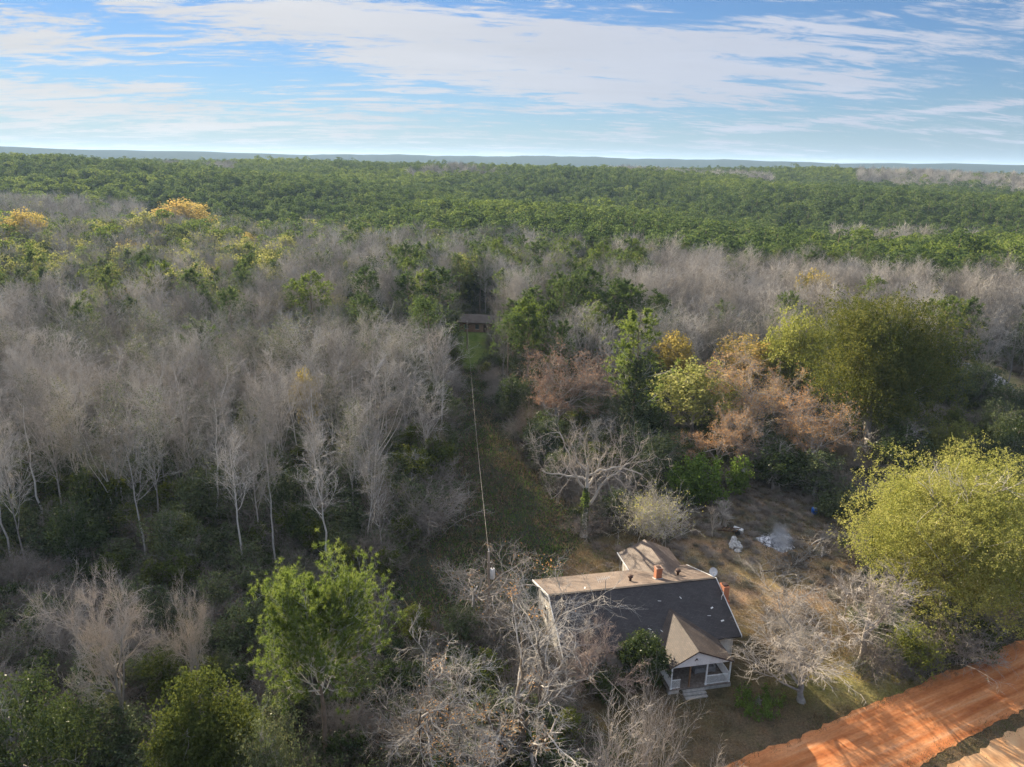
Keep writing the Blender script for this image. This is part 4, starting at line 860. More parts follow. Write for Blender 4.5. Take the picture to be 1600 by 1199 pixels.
o = hero(one((T_, C_), [M['bark'], M['twig_pale'], M['orange']], 9, 15), 'bare_tree', 742, 992, 830, 285, 'wide crooked bare oak left of the farmhouse roof, wires running through its crown', 'tree', rz=0)
T_, C_, P5 = sp(103, 11, 18, .30, 8, .5, .013, 6, 5, 6, 4, .95, .06, .24)
rng_ = np.random.default_rng(2); cl = P5[:, -1]; a_ = cl[rng_.integers(0, len(cl), 14)]; k_ = a_[rng_.integers(0, 14, 900)] + rng_.normal(size=(900, 3))*.5; leaves(C_, k_, .15, rng_, 1)
mossy_oak = one((T_, C_), [M['bark_dark'], M['twig'], M['orange']], 11, 18)
hero(mossy_oak, 'oak_tree', 812, 1205, 965, 430, 'broad mossy dark-limbed oak with a few rust leaves at the bottom of the picture', 'tree', rz=1.0)
T_, C_, P5 = sp(104, 9, 13, .25, 7, .33, .0125, 6, 5, 5, 4, .95, .04, .24)
hero(one((T_, C_), [M['bark_dark'], M['twig']], 9, 13), 'bare_tree', 690, 1215, 1010, 290, 'tangled grey bare tree left of the mossy oak beside the near pine', 'tree')
T_, C_, P5 = sp(114, 7, 10, .2, 6, .25, .012, 7, 6, 6, 4, .95, .04, .24)
hero(one((T_, C_), [M['bark_dark'], M['twig_brown']], 7, 10), 'bare_tree', 925, 1090, 985, 150, 'purplish brown bare tree against the front left corner of the farmhouse', 'tree')
def sapling(seed, n, h, w, twig=.014):       # many slim upright pale stems
    rng = np.random.default_rng(seed); T, C = MB(), MB(); st = np.zeros((n, 3)); st[:, :2] = rng.normal(size=(n, 2))*.35
    d = norm(np.column_stack([rng.normal(size=(n, 2))*.28*w/4, np.ones(n)])); P = polyl(st, d, h*(.6 + .5*rng.random(n)), 9, rng, .05, .02); R = .075*np.linspace(1, .2, 10)[None]*np.ones((n, 1)); tubes(T, P, R, 6)
    P1, R1, L1 = children(P, R, 11, .25, 1, .55, h*.28, 5, rng, .08, .10, .5, .018); tubes(C, P1, R1, 4)
    P2, R2, L2 = children(P1, R1, 6, .2, 1, .6, L1*.45, 3, rng, .1, .08, .6, twig); tubes(C, P2, R2, 3)
    P3, R3, L3 = children(P2, R2, 3, .2, 1, .6, L2*.5, 2, rng, .1, .06, .7, twig*.8); tubes(C, P3, R3, 3); return T, C
def multi(seed, n, h, w): return one(sapling(seed, n, h, w), [M['twig_pale'], M['twig_pale']], h, w)
o = hero(multi(105, 9, 10, 6), 'bare_tree', 1015, 1262, 1058, 150, 'slim pale many-stemmed bare tree in front of the porch at the bottom', 'tree')
hero(multi(106, 6, 10, 5), 'bare_tree', 945, 1285, 1075, 130, 'slim pale bare tree between the mossy oak and the many-stemmed one', 'tree')
T_, C_, P5 = sp(115, 7, 9, .3, 6, .22, .013, 6, 5, 5, 4, .8, .10, .18)
hero(one((T_, C_), [M['bark'], M['twig_pale']], 7, 9), 'bare_tree', 905, 1062, 945, 110, 'pale bare tree spreading over the left end of the dark roof slope', 'tree')
hero(multi(107, 3, 7, 3), 'bare_tree', 1135, 1290, 1150, 75, 'small pale bare sapling tip at the bottom edge near the clay road', 'tree')
T_, C_, P5 = sp(108, 10, 13, .22, 9, .26, .015, 8, 6, 4, 3, .8, .12, .12, (.05, 0), droop=.05)
hero(one((T_, C_), [M['bark'], M['twig_pale']], 10, 13), 'bare_tree', 1252, 1096, 965, 262, 'large whitish bare tree with drooping twigs between the farmhouse and clay road', 'tree', rz=2.6)
T_, C_, P5 = sp(109, 8, 7, .3, 5, .2, .012, 7, 6, 5, 3, .5, .2, .1)
hero(one((T_, C_), [M['twig_pale'], M['twig_pale']], 8, 7), 'bare_tree', 1218, 1010, 945, 100, 'thin upright bare tree behind the large whitish one near the right chimney', 'tree')
T_, C_, P5 = sp(119, 8, 9, .3, 6, .25, .012, 8, 6, 5, 3, .6, .2, .1)
hero(one((T_, C_), [M['twig_pale'], M['twig_pale']], 8, 9), 'bare_tree', 1345, 1035, 890, 150, 'fine twigged bare tree touching the left side of the yellow-green round tree', 'tree')
# the two big round evergreens
ygt = one(leafy_tree(110, 13, 15, .01, 230000, .09, 60, .4, .08, .5, lr=.60), [M['bark'], M['twig'], M['yellow']], 13, 15)
o = hero(ygt, 'round_tree', 1470, 975, 722, 315, 'large round yellow-green leafy tree beside the clay road', 'tree', rz=.3)
dgt = one(leafy_tree(111, 14, 15, .16, 130000, .14, 46, .4, .03, .6, lr=.72), [M['bark'], M['twig'], M['bigoak']], 14, 15)
hero(dgt, 'round_tree', 1348, 715, 466, 215, 'large round dark green tree standing above the shaded thicket behind the yard', 'tree')
ygt2 = one(leafy_tree(112, 12, 11, .15, 26000, .22, 18, .3, .08, .6), [M['bark'], M['twig'], M['yellow']], 12, 11)
hero(ygt2, 'leafy_tree', 1238, 650, 488, 120, 'yellow-green tree touching the left side of the dark round tree', 'tree')
ob = []
for s, m in ((120, 'orange'), (121, 'orange'), (122, 'brown'), (123, 'orange')):
    T_, C_, P5 = sp(s, 12, 14, .3, 7, .35, .013, 7, 6, 6, 4, .85, .08, .2); rg = np.random.default_rng(s)
    n = 9500 if m == 'orange' else 13000
    leaves(C_, P5[rg.integers(0, len(P5), n), rg.integers(0, 3, n)] + rg.normal(size=(n, 3))*.12, .17, rg, 1); ob.append(one((T_, C_), [M['bark'], M['twig_pale'], M[m]], 12, 14))
hero(ob[0], 'oak_tree', 1185, 705, 548, 200, 'orange-leaved oak left of the dark round tree', 'tree', rz=0)
hero(ob[1], 'oak_tree', 1115, 745, 625, 130, 'small oak with sparse orange leaves above the bright vine thicket', 'tree')
hero(ob[3], 'oak_tree', 1262, 745, 600, 190, 'bare-armed oak with a few orange leaves in front of the dark round tree', 'tree', rz=2)
hero(ob[2], 'oak_tree', 868, 690, 540, 200, 'oak full of dull reddish brown leaves right of the cleared corridor', 'tree')
hero(LG[0], 'leafy_tree', 1160, 640, 530, 110, 'golden leafy tree behind the orange-leaved oak', 'tree')
hero(LG[0], 'leafy_tree', 1050, 640, 520, 75, 'small golden tree just right of the vine-hung pine', 'tree')
hero(LY[1], 'leafy_tree', 1078, 695, 568, 135, 'olive yellow leafy tree between the vine-hung pine and the orange oaks', 'tree')
hero(LY[0], 'leafy_tree', 1468, 745, 655, 80, 'yellow-green bushy tree in the shade behind the large round roadside tree', 'tree')
hero(LG[0], 'leafy_tree', 1262, 540, 425, 62, 'golden tree among the bare trees above the dark round tree', 'tree')
hero(LG[0], 'leafy_tree', 489, 720, 578, 55, 'small golden crown among the grey bare trees of the left woods', 'tree')
hero(LY[0], 'leafy_tree', 372, 480, 402, 100, 'largest yellow-green crown in the middle of the left woods', 'tree')
hero(LY[1], 'leafy_tree', 235, 408, 330, 70, 'pale yellow crown near the foot of the left pine hill', 'tree')
hero(LG[0], 'leafy_tree', 298, 390, 312, 95, 'orange-gold crown near the foot of the left pine hill', 'tree')
hero(LG[0], 'leafy_tree', 55, 420, 328, 65, 'dull gold crown at the far left below the pine hill', 'tree')
hero(LG[0], 'leafy_tree', 395, 430, 365, 45, 'small gold crown right of the pale yellow one', 'tree')
# pines
np_ = one(pine_tree(130, 13, 9.5, .42, 48, 10, 'near', .04, .24), [M['bark_pine'], M['twig'], M['pine_near']], 13, 9.5)
hero(np_, 'pine_tree', 512, 1190, 882, 215, 'bright green tufted pine nearest the camera at lower left', 'tree', rz=0)
vp = hero(one(pine_tree(131, 17, 5.5, .35, 40, 8), [M['bark_pine'], M['twig'], M['pine_bright']], 17, 5.5), 'pine_tree', 985, 725, 485, 95, 'tall pine hung with vines above the big pale bare oak', 'tree')
ivy(vp, 11, 1.7, 3500, 9, .3, 1, 'thicket')
for k, (bx, by, ty, w_, lab) in enumerate([(690, 560, 418, 76, 'dense dark green pine left of the far utility pole'), (802, 575, 468, 60, 'small dark pine right of the far brick house'), (910, 560, 418, 75, 'full round pine right of centre above the brown-leaved oak'),
        (1015, 575, 455, 60, 'dark pine just above and right of the vine-hung pine'), (492, 570, 425, 72, 'bright green pine standing alone among grey trees left of centre'), (315, 560, 415, 62, 'spreading pine in front of the largest yellow-green crown'),
        (575, 550, 420, 60, 'pine between the bright lone pine and the corridor head'), (640, 560, 425, 60, 'pine close left of the dense pine by the corridor head'), (960, 560, 438, 50, 'narrow pine next to the full round pine')]):
    hero((PM if k not in (4,) else PB)[k % 2], 'pine_tree', bx, by, ty, w_, lab, 'tree')
# lower left group
pyr = one(leafy_tree(140, 9, 8, .0, 60000, .14, 22, .25, .05, .6, cone=.8), [M['bark'], M['twig'], M['oakgreen']], 9, 8)
hero(pyr, 'cedar_tree', 335, 1300, 1062, 185, 'bushy olive green evergreen left of the near pine at the bottom edge', 'tree')
hero(one(leafy_tree(141, 8, 8, .0, 30000, .15, 20, .25, .2, .6, cone=.5), [M['bark'], M['twig'], M['thicket']], 8, 8), 'cedar_tree', 425, 1330, 1120, 130, 'grey-green bushy evergreen under the near pine at the bottom edge', 'tree')
hero(one(leafy_tree(142, 7, 10, .0, 30000, .15, 20, .25, .15, .6), [M['bark'], M['twig'], M['dark']], 7, 10), 'leafy_tree', 55, 1290, 1085, 230, 'dark green bushy tree in the bottom left corner', 'tree')
lb = [one(spread_tree(s, 12, 10, .3, 8, .32, .013, 8, 6, 6, 4, .8, .10, .16)[:2], [M['bark'], M['twig_pale']], 12, 10) for s in (150, 151)]
hero(lb[0], 'bare_tree', 200, 1165, 905, 180, 'rounded pale bare tree in the dark thicket at lower left', 'tree', rz=0)
hero(lb[1], 'bare_tree', 318, 1120, 905, 105, 'narrow pale bare tree hung with vines between the rounded bare tree and near pine', 'tree')
hero(multi(152, 2, 12, 4), 'bare_tree', 520, 800, 655, 60, 'broken pale trunk at the front edge of left woods', 'tree')
# magnolia by the porch, bright vine thicket, snag, brushy bush
hero(one(leafy_tree(160, 6, 4.2, .0, 15000, .16, 12, .15, 0, .75), [M['bark'], M['twig'], M['dark']], 6, 4.2), 'magnolia_tree', 1003, 1075, 993, 72, 'rounded glossy dark green tree against the left side of the porch', 'tree')
def bushy(seed, mat, h, w, n, ls): return one((None, leafy_tree(seed, h, w, 0, n, ls, 14, .1, .05, .7)[1]), [M['bark'], M['twig'], M[mat]], h, w)
hero(bushy(161, 'vine', 4, 6, 9000, .2), 'vine_thicket', 1090, 790, 712, 92, 'bright green vine thicket at the back of the yard', 'shrub')
hero(bushy(162, 'vine', 4, 3, 4000, .2), 'vine_thicket', 1152, 775, 715, 38, 'narrow snag draped in yellow-green vine right of the bright vine thicket', 'shrub')
hero(one((None, brush(163, 3.2, 5, 130, .012, 2500, .14)), [M['bark'], M['twig'], M['yellow']], 3.2, 5), 'shrub', 1018, 832, 765, 120, 'arching tan brush beside the big pale oak', 'shrub')
hero(bushy(164, 'thicket', 2.4, 5, 7000, .15), 'shrub', 1295, 808, 775, 60, 'low grey-green bush over the blue barrel', 'shrub')
hero(bushy(165, 'yellow', 3, 5, 8000, .13), 'shrub', 1425, 1045, 985, 95, 'small yellow-green bush under the roadside round tree', 'shrub')
hero(bushy(166, 'oakgreen', 2, 4, 5000, .13), 'shrub', 1500, 1020, 965, 90, 'low olive bush right of the small yellow-green bush', 'shrub')
hero(bushy(167, 'vine', .6, 5, 3500, .1), 'shrub', 1185, 1105, 1085, 80, 'low dark green patch of weeds on the front lawn', 'shrub')
hero(bushy(168, 'dark', 2.0, 3, 5000, .13), 'shrub', 945, 1090, 1045, 60, 'dark evergreen shrub at the front left wall of farmhouse', 'shrub')
hero(multi(153, 2, 4, 4), 'dead_sapling', 1108, 838, 780, 36, 'leaning dead sapling left of the tipped metal frame', 'sapling')
hero(multi(154, 3, 3, 4), 'dead_sapling', 1136, 820, 785, 42, 'forked dead sapling right behind the tipped metal frame', 'sapling')
hero(bushy(169, 'oakgreen', 2.2, 2, 1500, .13), 'shrub', 862, 928, 890, 25, 'small olive shrub tip over the rear left corner of the farmhouse roof', 'shrub')

VD = [one(leafy_tree(180+i, 8, 5, .0, 7000, .2, 14, .2, .35, .5), [M['bark'], M['twig'], M[m]], 8, 5) for i, m in enumerate(('thicket', 'dark', 'oakgreen'))] + [one((None, brush(183, 6, 5, 120, .014, 2500, .16, 8)), [M['bark'], M['twig_brown'], M['thicket']], 6, 5)]
for i, (bx_, by_, ty_, w_, p_, lab) in enumerate([(812, 615, 548, 42, 0, 'vine-draped tree at the head of the corridor, right side'), (800, 655, 585, 50, 1, 'dark vine-hung tree on the right corridor edge below the brown-leaved oak'), (828, 695, 618, 55, 3, 'grey brush-hung tree on the right corridor edge'),
    (850, 735, 655, 60, 0, 'dusty vine-draped bush left of the big pale oak'), (872, 770, 700, 52, 1, 'dark green bush at the foot of the big pale oak'), (672, 640, 570, 45, 3, 'brown brush-hung tree on the upper left corridor edge'),
    (688, 690, 600, 60, 0, 'dusty vine-draped tree on the left corridor edge'), (672, 740, 645, 70, 3, 'brown brush-hung tree halfway down the left corridor edge'), (650, 790, 700, 75, 2, 'olive vine-draped bush on the lower left corridor edge'),
    (600, 830, 730, 80, 3, 'wide brown brush clump at the foot of the left woods'), (940, 760, 690, 60, 2, 'olive bush right of the big pale oak'), (1000, 745, 665, 80, 0, 'dusty green thicket bush behind the arching tan brush'),
    (1210, 765, 690, 90, 1, 'dark green bush at the back edge of the yard'), (1270, 780, 705, 80, 0, 'dusty bush at the back right edge of the yard'), (1400, 760, 660, 90, 1, 'dark bushy tree below the dark round tree')]):
    hero(VD[p_], 'thicket_tree', bx_, by_, ty_, w_, lab, 'tree')

# ------------------------------------------------------------------ the woods
HOUSE_C = (13, 61)
def free(x, y, r=0):
    for a, b, q in TREES:
        if (x-a)**2 + (y-b)**2 < (q + r)**2: return False
    return not (abs(x-HOUSE_C[0]) < 12 and abs(y-HOUSE_C[1]) < 12)
rr = random.Random(5)
def jgrid(x0, x1, y0, y1, st, jit=.42):
    out = []; y = y0; k = 0
    while y < y1:
        x = x0 + (k % 2)*st/2
        while x < x1: out.append((x + rr.uniform(-jit, jit)*st, y + rr.uniform(-jit, jit)*st)); x += st
        y += st*.87; k += 1
    return out
def pinebound(cx):                        # picture row that the plantation's lower edge reaches at column cx
    return float(np.interp(cx, [-200, 0, 60, 150, 300, 420, 560, 700, 800, 900, 1000, 1080, 1200, 1330, 1440, 1520, 1650, 1900], [302, 304, 306, 314, 332, 340, 352, 366, 372, 374, 388, 412, 424, 424, 446, 452, 430, 400]))
LIST = {k: [] for k in ('pine', 'bare', 'yellow', 'gold', 'green')}
pts = [p for p in jgrid(-300, 330, 62, 330, 5.5)] + [p for p in jgrid(-130, -14, 80, 128, 6.4)]
PX = np.array(pts); tz = terrain(PX[:, 0], PX[:, 1])
bx, by, _ = proj(PX[:, 0], PX[:, 1], tz); cx, cy, _ = proj(PX[:, 0], PX[:, 1], tz + 13); 
inY = inpoly(bx, by, YARD); inC = inpoly(bx, by, CORR); inF = inpoly(bx, by, FARLAWN); inR = inpoly(bx, by, RIGHTGAP)
for i, (x, y) in enumerate(pts):
    if cx[i] < -70 or cx[i] > 1670 or inY[i] or inC[i] or inF[i] or inR[i]: continue
    X_, Y_ = cx[i], cy[i]; B_ = by[i]; g = rr.random(); k = None
    if Y_ < pinebound(X_): k = 'pine'
    elif X_ < 1000 and Y_ < 440 + (25 if X_ < 470 else 0) - (60 if X_ > 450 and X_ < 600 else 0):       # mixed belt under the pine hill
        n = math.sin(x*.045 + 1)*math.cos(y*.05 + x*.02)
        if X_ < 480 and Y_ > 345: k = 'yellow' if g < .22 else 'pine' if g < .50 else 'green' if g < .72 else 'gold' if g < .74 else 'bare'
        elif X_ < 480: k = 'bare' if (n < -.15 and g < .7) or g > .86 else ('yellow' if g < .30 else 'pine' if g < .60 else 'green' if g < .80 else 'gold' if g < .83 else 'bare')
        else: k = 'pine' if g < .54 else ('yellow' if g < .57 else 'bare' if g < .84 else 'green')
    elif B_ > 905 and X_ < 700: continue                     # thicket ground at lower left
    elif X_ < 700 and Y_ < 520: k = 'bare' if g < .46 else 'green' if g < .70 else 'pine' if g < .82 else 'yellow' if g < .845 else None
    elif X_ < 700:
        k = 'bare' if g < .74 else ('green' if g < .92 else ('pine' if g < (.96 if Y_ < 560 else .92) else None))
    elif B_ < 640 and Y_ < 560:
        if X_ > 1000 and X_ < 1700: k = 'bare' if g < .84 else ('green' if g < .93 else 'pine')
        else: k = 'bare' if g < .60 else ('pine' if g < .9 else 'green')
    elif B_ < 790 and X_ > 755:                               # behind the yard: mostly named trees and thicket
        if X_ > 1420: k = ('bare' if B_ < 630 else None) if g < .35 else ('green' if g < .75 else None)
        else: k = 'bare' if g < .22 else ('green' if g < .50 else None)
    elif X_ > 1560 and B_ < 950: k = 'green' if g < .6 else None
    if k is None or not free(x, y, 1.0): continue
    # room before the far house and along the wires
    if abs(x - (NEARP[0] + (FARP[0]-NEARP[0])*(y-NEARP[1])/(FARP[1]-NEARP[1]))) < 5.2 and y < 200: continue
    if abs(X_ - 738) < 48 and 575 < B_ < 720: continue
    LIST[k].append((x, y, float(tz[i]), X_, Y_, B_))
NEAR_REST = 250
# the plantation beyond
pines_beyond = []; bare_far = []; leaf_far = []
for (x, y) in jgrid(-900, 950, 235, 1230, 6.6, .45):
    d = math.hypot(x, y)
    if y < 330 and -300 < x < 330: continue
    z = float(terrain(x, y)); a, b, _ = proj(x, y, z + 14)
    if a < -40 or a > 1640 or d > 1230: continue
    if math.sin(x*.047 + y*.02)*math.sin(y*.041 - x*.013 + 1) > .8: continue
    n = math.sin(x*.011 + 2)*math.cos(y*.009) + .5*math.sin(x*.031 + y*.027)
    if (b > pinebound(a)):
        q = rr.random(); bq = .55 if a < 230 else .10 if a < 1000 else .3; (bare_far if q < bq else pines_beyond if q < bq + .35 else leaf_far).append((x, y, z)); continue
    nn = math.sin(x*.021 + y*.004) + math.sin(y*.017 + x*.009 + 2) + math.sin(x*.05)*.4
    top = d > 780 and nn > (.25 if 700 < a < 1240 or a > 1340 else 1.7)
    if (top and rr.random() < .75) or (n > .95 and 330 < d < 480 and a > 200 and rr.random() < .6): bare_far.append((x, y, z))
    else: pines_beyond.append((x, y, z))
def side(X_): return 'left' if X_ < 725 else 'right'
ZL = {
 'bare': [(lambda X, Y, B: X < 725 and B > 760, 'pale-trunked leafless tree in the front ranks of the left woods above the dark thicket', 'front rank bare trees of the left woods'),
          (lambda X, Y, B: X < 725 and Y > 440, 'grey leafless tree deep in the bare woods left of the cleared corridor', 'bare trees deep in the left woods'),
          (lambda X, Y, B: X < 725, 'grey leafless tree in the mixed belt below the left pine hill', 'bare trees in the mixed belt'),
          (lambda X, Y, B: X > 1300 and Y < 560, 'pinkish grey leafless tree right of the dark round tree near the grey road', 'bare trees at the far right'),
          (lambda X, Y, B: Y < 520, 'grey leafless tree between the corridor and the dense pine plantation on the right', 'bare trees before the right plantation'),
          (lambda X, Y, B: True, 'leafless tree in the shaded thicket behind the back yard', 'bare trees behind the yard')],
 'pine': [(lambda X, Y, B: Y < pinebound(X) and X < 725, 'green pine at the lower edge of the left pine hill', 'pines at the edge of the left hill'),
          (lambda X, Y, B: Y < pinebound(X), 'green pine at the near edge of the dense right plantation', 'pines at the edge of the right plantation'),
          (lambda X, Y, B: X < 725, 'scattered pine rising among yellow and grey trees of the left woods', 'scattered pines of the left woods'),
          (lambda X, Y, B: True, 'scattered pine among the bare trees right of the corridor', 'scattered pines right of the corridor')],
 'yellow': [(lambda X, Y, B: X < 480, 'yellow-green crown in the mixed belt at far left below the pine hill', 'yellow-green crowns of the left belt'), (lambda X, Y, B: True, 'yellow-green crown in the mixed belt near the picture centre', 'yellow-green crowns of the central belt')],
 'gold': [(lambda X, Y, B: True, 'small dull gold crown mixed among the left belt trees', 'gold crowns of the left belt')],
 'green': [(lambda X, Y, B: X < 725 and Y < 440, 'olive leafy tree in the mixed belt below the left pine hill', 'olive trees of the mixed belt'), (lambda X, Y, B: X < 725, 'dusty green leafy tree under the grey bare crowns of the left woods', 'green trees in the left woods'),
           (lambda X, Y, B: X > 1420, 'green leafy tree by the right edge behind the roadside round tree', 'green trees at the right edge'), (lambda X, Y, B: True, 'dark green leafy tree in the woods right of the corridor', 'green trees right of the corridor')]}
NAME = {'bare': 'bare_tree', 'pine': 'pine_tree', 'yellow': 'leafy_tree', 'gold': 'leafy_tree', 'green': 'leafy_tree'}
PR = {'bare': BP + BV + BV[:1], 'pine': PM + PB[:1], 'yellow': LY, 'gold': LG, 'green': LO}
CAP = {'bare': 285, 'pine': 288, 'yellow': 90, 'gold': 12, 'green': 165}
ORD = ['first', 'second', 'third', 'fourth', 'fifth', 'sixth', 'seventh', 'eighth', 'ninth', 'tenth', 'eleventh', 'twelfth', 'thirteenth', 'fourteenth', 'fifteenth', 'sixteenth', 'seventeenth', 'eighteenth', 'nineteenth']
def ordw(n):
    if n <= 19: return ORD[n-1]
    t = {2: 'twent', 3: 'thirt', 4: 'fort', 5: 'fift', 6: 'sixt'}[n//10]; return t + 'ieth' if n % 10 == 0 else t + 'y-' + ORD[n % 10 - 1]
SHORT = {'pale-trunked leafless tree in the front': 'pale leafless tree, front of the left woods', 'grey leafless tree deep': 'grey leafless tree deep in the left woods', 'grey leafless tree in the mixed': 'grey leafless tree of the left mixed belt',
 'pinkish': 'pinkish bare tree near the grey road', 'grey leafless tree between': 'grey bare tree before the right plantation', 'leafless tree in the shaded': 'leafless tree in the thicket behind the yard', 'green pine at the lower': 'pine at the foot of the left hill',
 'green pine at the near': 'pine on the near edge of the right plantation', 'scattered pine rising': 'scattered pine of the left woods', 'scattered pine among': 'scattered pine right of the corridor', 'yellow-green crown in the mixed belt at far': 'yellow-green crown of the far left belt',
 'yellow-green crown in the mixed belt near': 'yellow-green crown near the picture centre', 'small dull gold': 'dull gold crown of the left belt', 'olive leafy tree': 'olive crown below the left pine hill', 'dusty green': 'dusty green tree under the left bare crowns', 'green leafy tree by': 'green tree by the right edge', 'dark green leafy tree': 'dark green tree right of the corridor'}
LAB = {}
for k, L_ in LIST.items():
    zone = {}
    for t in sorted(L_, key=lambda t: math.hypot(t[0], t[1]))[:CAP[k]]:
        lab = next(l for f, l, g in ZL[k] if f(t[3], t[4], t[5])); zone.setdefault(lab, []).append(t)
    for lab, ts in zone.items():
        sh = next(v for q, v in SHORT.items() if lab.startswith(q)); per = 14 if len(ts) > 30 else 10
        for i in range(0, len(ts), per):
            row = sorted(ts[i:i+per], key=lambda t: t[3]); n_ = (len(ts) - 1)//per
            for j, t in enumerate(row): LAB[id(t)] = sh + ', ' + ('' if n_ == 0 else ordw(i//per + 1) + ' row back, ') + ordw(j+1) + ' from left'
REST = {}
for k, L_ in LIST.items():
    L_.sort(key=lambda t: math.hypot(t[0], t[1]))
    for tt in L_[:CAP[k]]:
        x, y, z, X_, Y_, B_ = tt; lab, grp = next((l, g) for f, l, g in ZL[k] if f(X_, Y_, B_)); pr = rr.choice(PR[k]); front = k == 'bare' and X_ < 725 and B_ > 690
        if front: pr = rr.choice(BF)
        h = {'bare': rr.uniform(14, 20.5), 'pine': rr.uniform(15.5, 21), 'yellow': rr.uniform(11, 15), 'gold': rr.uniform(11, 14), 'green': rr.uniform(9, 15)}[k]
        if Y_ < 460 and k in ('yellow', 'gold', 'green'): h = h*1.2
        if Y_ < 520 and X_ < 1000 and k == 'bare': h *= .82
        if Y_ < 520 and X_ < 700 and k in ('yellow', 'green'): h *= 1.05
        if front: h = rr.uniform(15.5, 20)
        if k == 'bare' and X_ > 755 and B_ > 640: h *= .55
        if k == 'green' and (B_ > 640): h *= .7
        w = h*rr.uniform(.32, .44) if front else {'bare': h*rr.uniform(.42, .60), 'pine': h*rr.uniform(.36, .46), 'yellow': h*rr.uniform(.65, .85), 'gold': h*.75, 'green': h*rr.uniform(.6, .9)}[k]
        lab = LAB[id(tt)]; root = pr.plant(NAME[k], (x, y, z), lab, 'tree', grp, rr.random()*6.28, h, w)
        root.rotation_euler[0] = rr.gauss(0, .05 if k == 'bare' else .02); root.rotation_euler[1] = rr.gauss(0, .05 if k == 'bare' else .02)
    REST[k] = L_[CAP[k]:]
print('trees', {k: len(v) for k, v in LIST.items()}, 'far', len(pines_beyond), len(bare_far))

# far masses, each ONE object
def rs(n, tilt=.05):
    g = np.random.default_rng(n); return np.column_stack([g.normal(size=n)*tilt, g.normal(size=n)*tilt, g.random(n)*6.28])
farP = [joined_mesh('far_pine', far_pine(70+i, 17, w), [M['bark_pine'], M['pine']]) for i, w in enumerate((6.4, 7.4, 6.0, 7.0))]
P_ = [(x, y, z) for x, y, z, *_ in REST['pine']] + pines_beyond; n = len(P_); g_ = np.random.default_rng(3); s_ = g_.uniform(.74, 1.15, n)*(1 + .16*np.sin(np.array(P_)[:, 0]*.013 + 2)*np.cos(np.array(P_)[:, 1]*.017)) + (g_.random(n) < .04)*.2; w_ = s_*g_.uniform(.9, 1.45, n)
scatter('pine_forest', P_, rs(n), np.column_stack([w_, w_, s_]), np.where(np.sin(np.array(P_)[:, 0]*.017 + 1)*np.cos(np.array(P_)[:, 1]*.013) + g_.normal(size=n)*.35 > .35, 4, g_.integers(0, 4, n)), farP + [joined_mesh('far_pine', far_pine(76, 17, 6.8), [M['bark_pine'], M['pine_bright']])], 'endless dark green pine plantation covering the far hills', 'forest')
farB = [joined_mesh('far_bare', forest_bare(80+i, 16, 22, .35, 4.6, .75, .14, 5, 4, 0, .17, .032, 0), [M['bark'], M['twig']]) for i in range(3)]
nearB = [joined_mesh('far_bare', forest_bare(20+i, 17, 22, .38, 4.3, .75, .14, 5, 4, 3, .17, .017, (0, 2)[i]), [M['bark'], M['twig']]) for i in range(2)]
P_ = [(x, y, z) for x, y, z, *_ in REST['bare']] + bare_far; n = len(P_); s_ = g_.uniform(.8, 1.1, n)
scatter('bare_forest', P_, rs(n), np.column_stack([s_, s_, s_]), np.where(np.hypot(np.array(P_)[:, 0], np.array(P_)[:, 1]) < 260, 3 + g_.integers(0, 2, n), g_.integers(0, 3, n)), farB + nearB, 'hazy mass of leafless grey trees in the distance', 'forest')

def jm2(seed, mat, **k): return joined_mesh('far_leafy', leafy_tree(seed, 11, 9, nleaf=3600, lsize=.42, bottom=.12, **k), [M['bark'], M['twig'], M[mat]])
P_ = [(x, y, z, k) for k in ('yellow', 'gold', 'green') for x, y, z, *_ in REST[k]] + [(x, y, z, rr.choice(('yellow', 'green', 'green', 'green'))) for x, y, z in leaf_far]; n = len(P_); s_ = g_.uniform(1.25, 1.7, n)
kk = np.array([{'yellow': 0, 'gold': 1, 'green': 2}[p[3]] for p in P_]); kk[(kk == 2) & (g_.random(n) < .5)] = 3
if n: scatter('leafy_forest', [p[:3] for p in P_], rs(n), np.column_stack([s_, s_, s_]), kk, [jm2(90, 'yellow_far'), jm2(91, 'gold', bare=.2), jm2(92, 'oakgreen'), jm2(93, 'thicket')], 'distant green and yellow leafy crowns at the foot of the pine hills', 'forest')

# ------------------------------------------------------------------ undergrowth and grass, each ONE object
def place(st, x0, x1, y0, y1, cond):
    q = np.array(jgrid(x0, x1, y0, y1, st, .5)); z = terrain(q[:, 0], q[:, 1]); a, b, _ = proj(q[:, 0], q[:, 1], z); ok = (a > -120) & (a < 1720) & (b < 1420); q, z, a, b = q[ok], z[ok], a[ok], b[ok]
    m = cond(q[:, 0], q[:, 1], a, b); return q[m], z[m], a[m], b[m]
def onroad(x, y, pad=0.): o = (x - rc[0])*RN[0] + (y - rc[1])*RN[1]; return (o < hw + pad)
def not_house(x, y): return ~((np.abs((x-12.2)*.98 + (y-60.2)*.2) < 9.6) & (np.abs(-(x-12.2)*.2 + (y-60.2)*.98 - 1) < 10.6))
ug = [(None, brush(171, 1.9, 3.0, 60, .013, 1400, .13)), (None, brush(172, 2.2, 3.0, 70, .013, 300, .12)), (None, leafy_tree(173, 4.2, 4.2, 0, 4200, .19, 12, .1, .15, .6)[1]), (None, leafy_tree(174, 2.4, 3.4, 0, 3200, .17, 10, .1, .1, .6)[1]), (None, leafy_tree(175, 5.5, 3.6, 0, 4200, .19, 12, .1, .2, .6)[1]), (None, brush(176, 3.4, 3.4, 80, .014, 200, .12, 8))]
um = ['thicket', 'brown', 'thicket', 'dark', 'oakgreen', 'thicket']
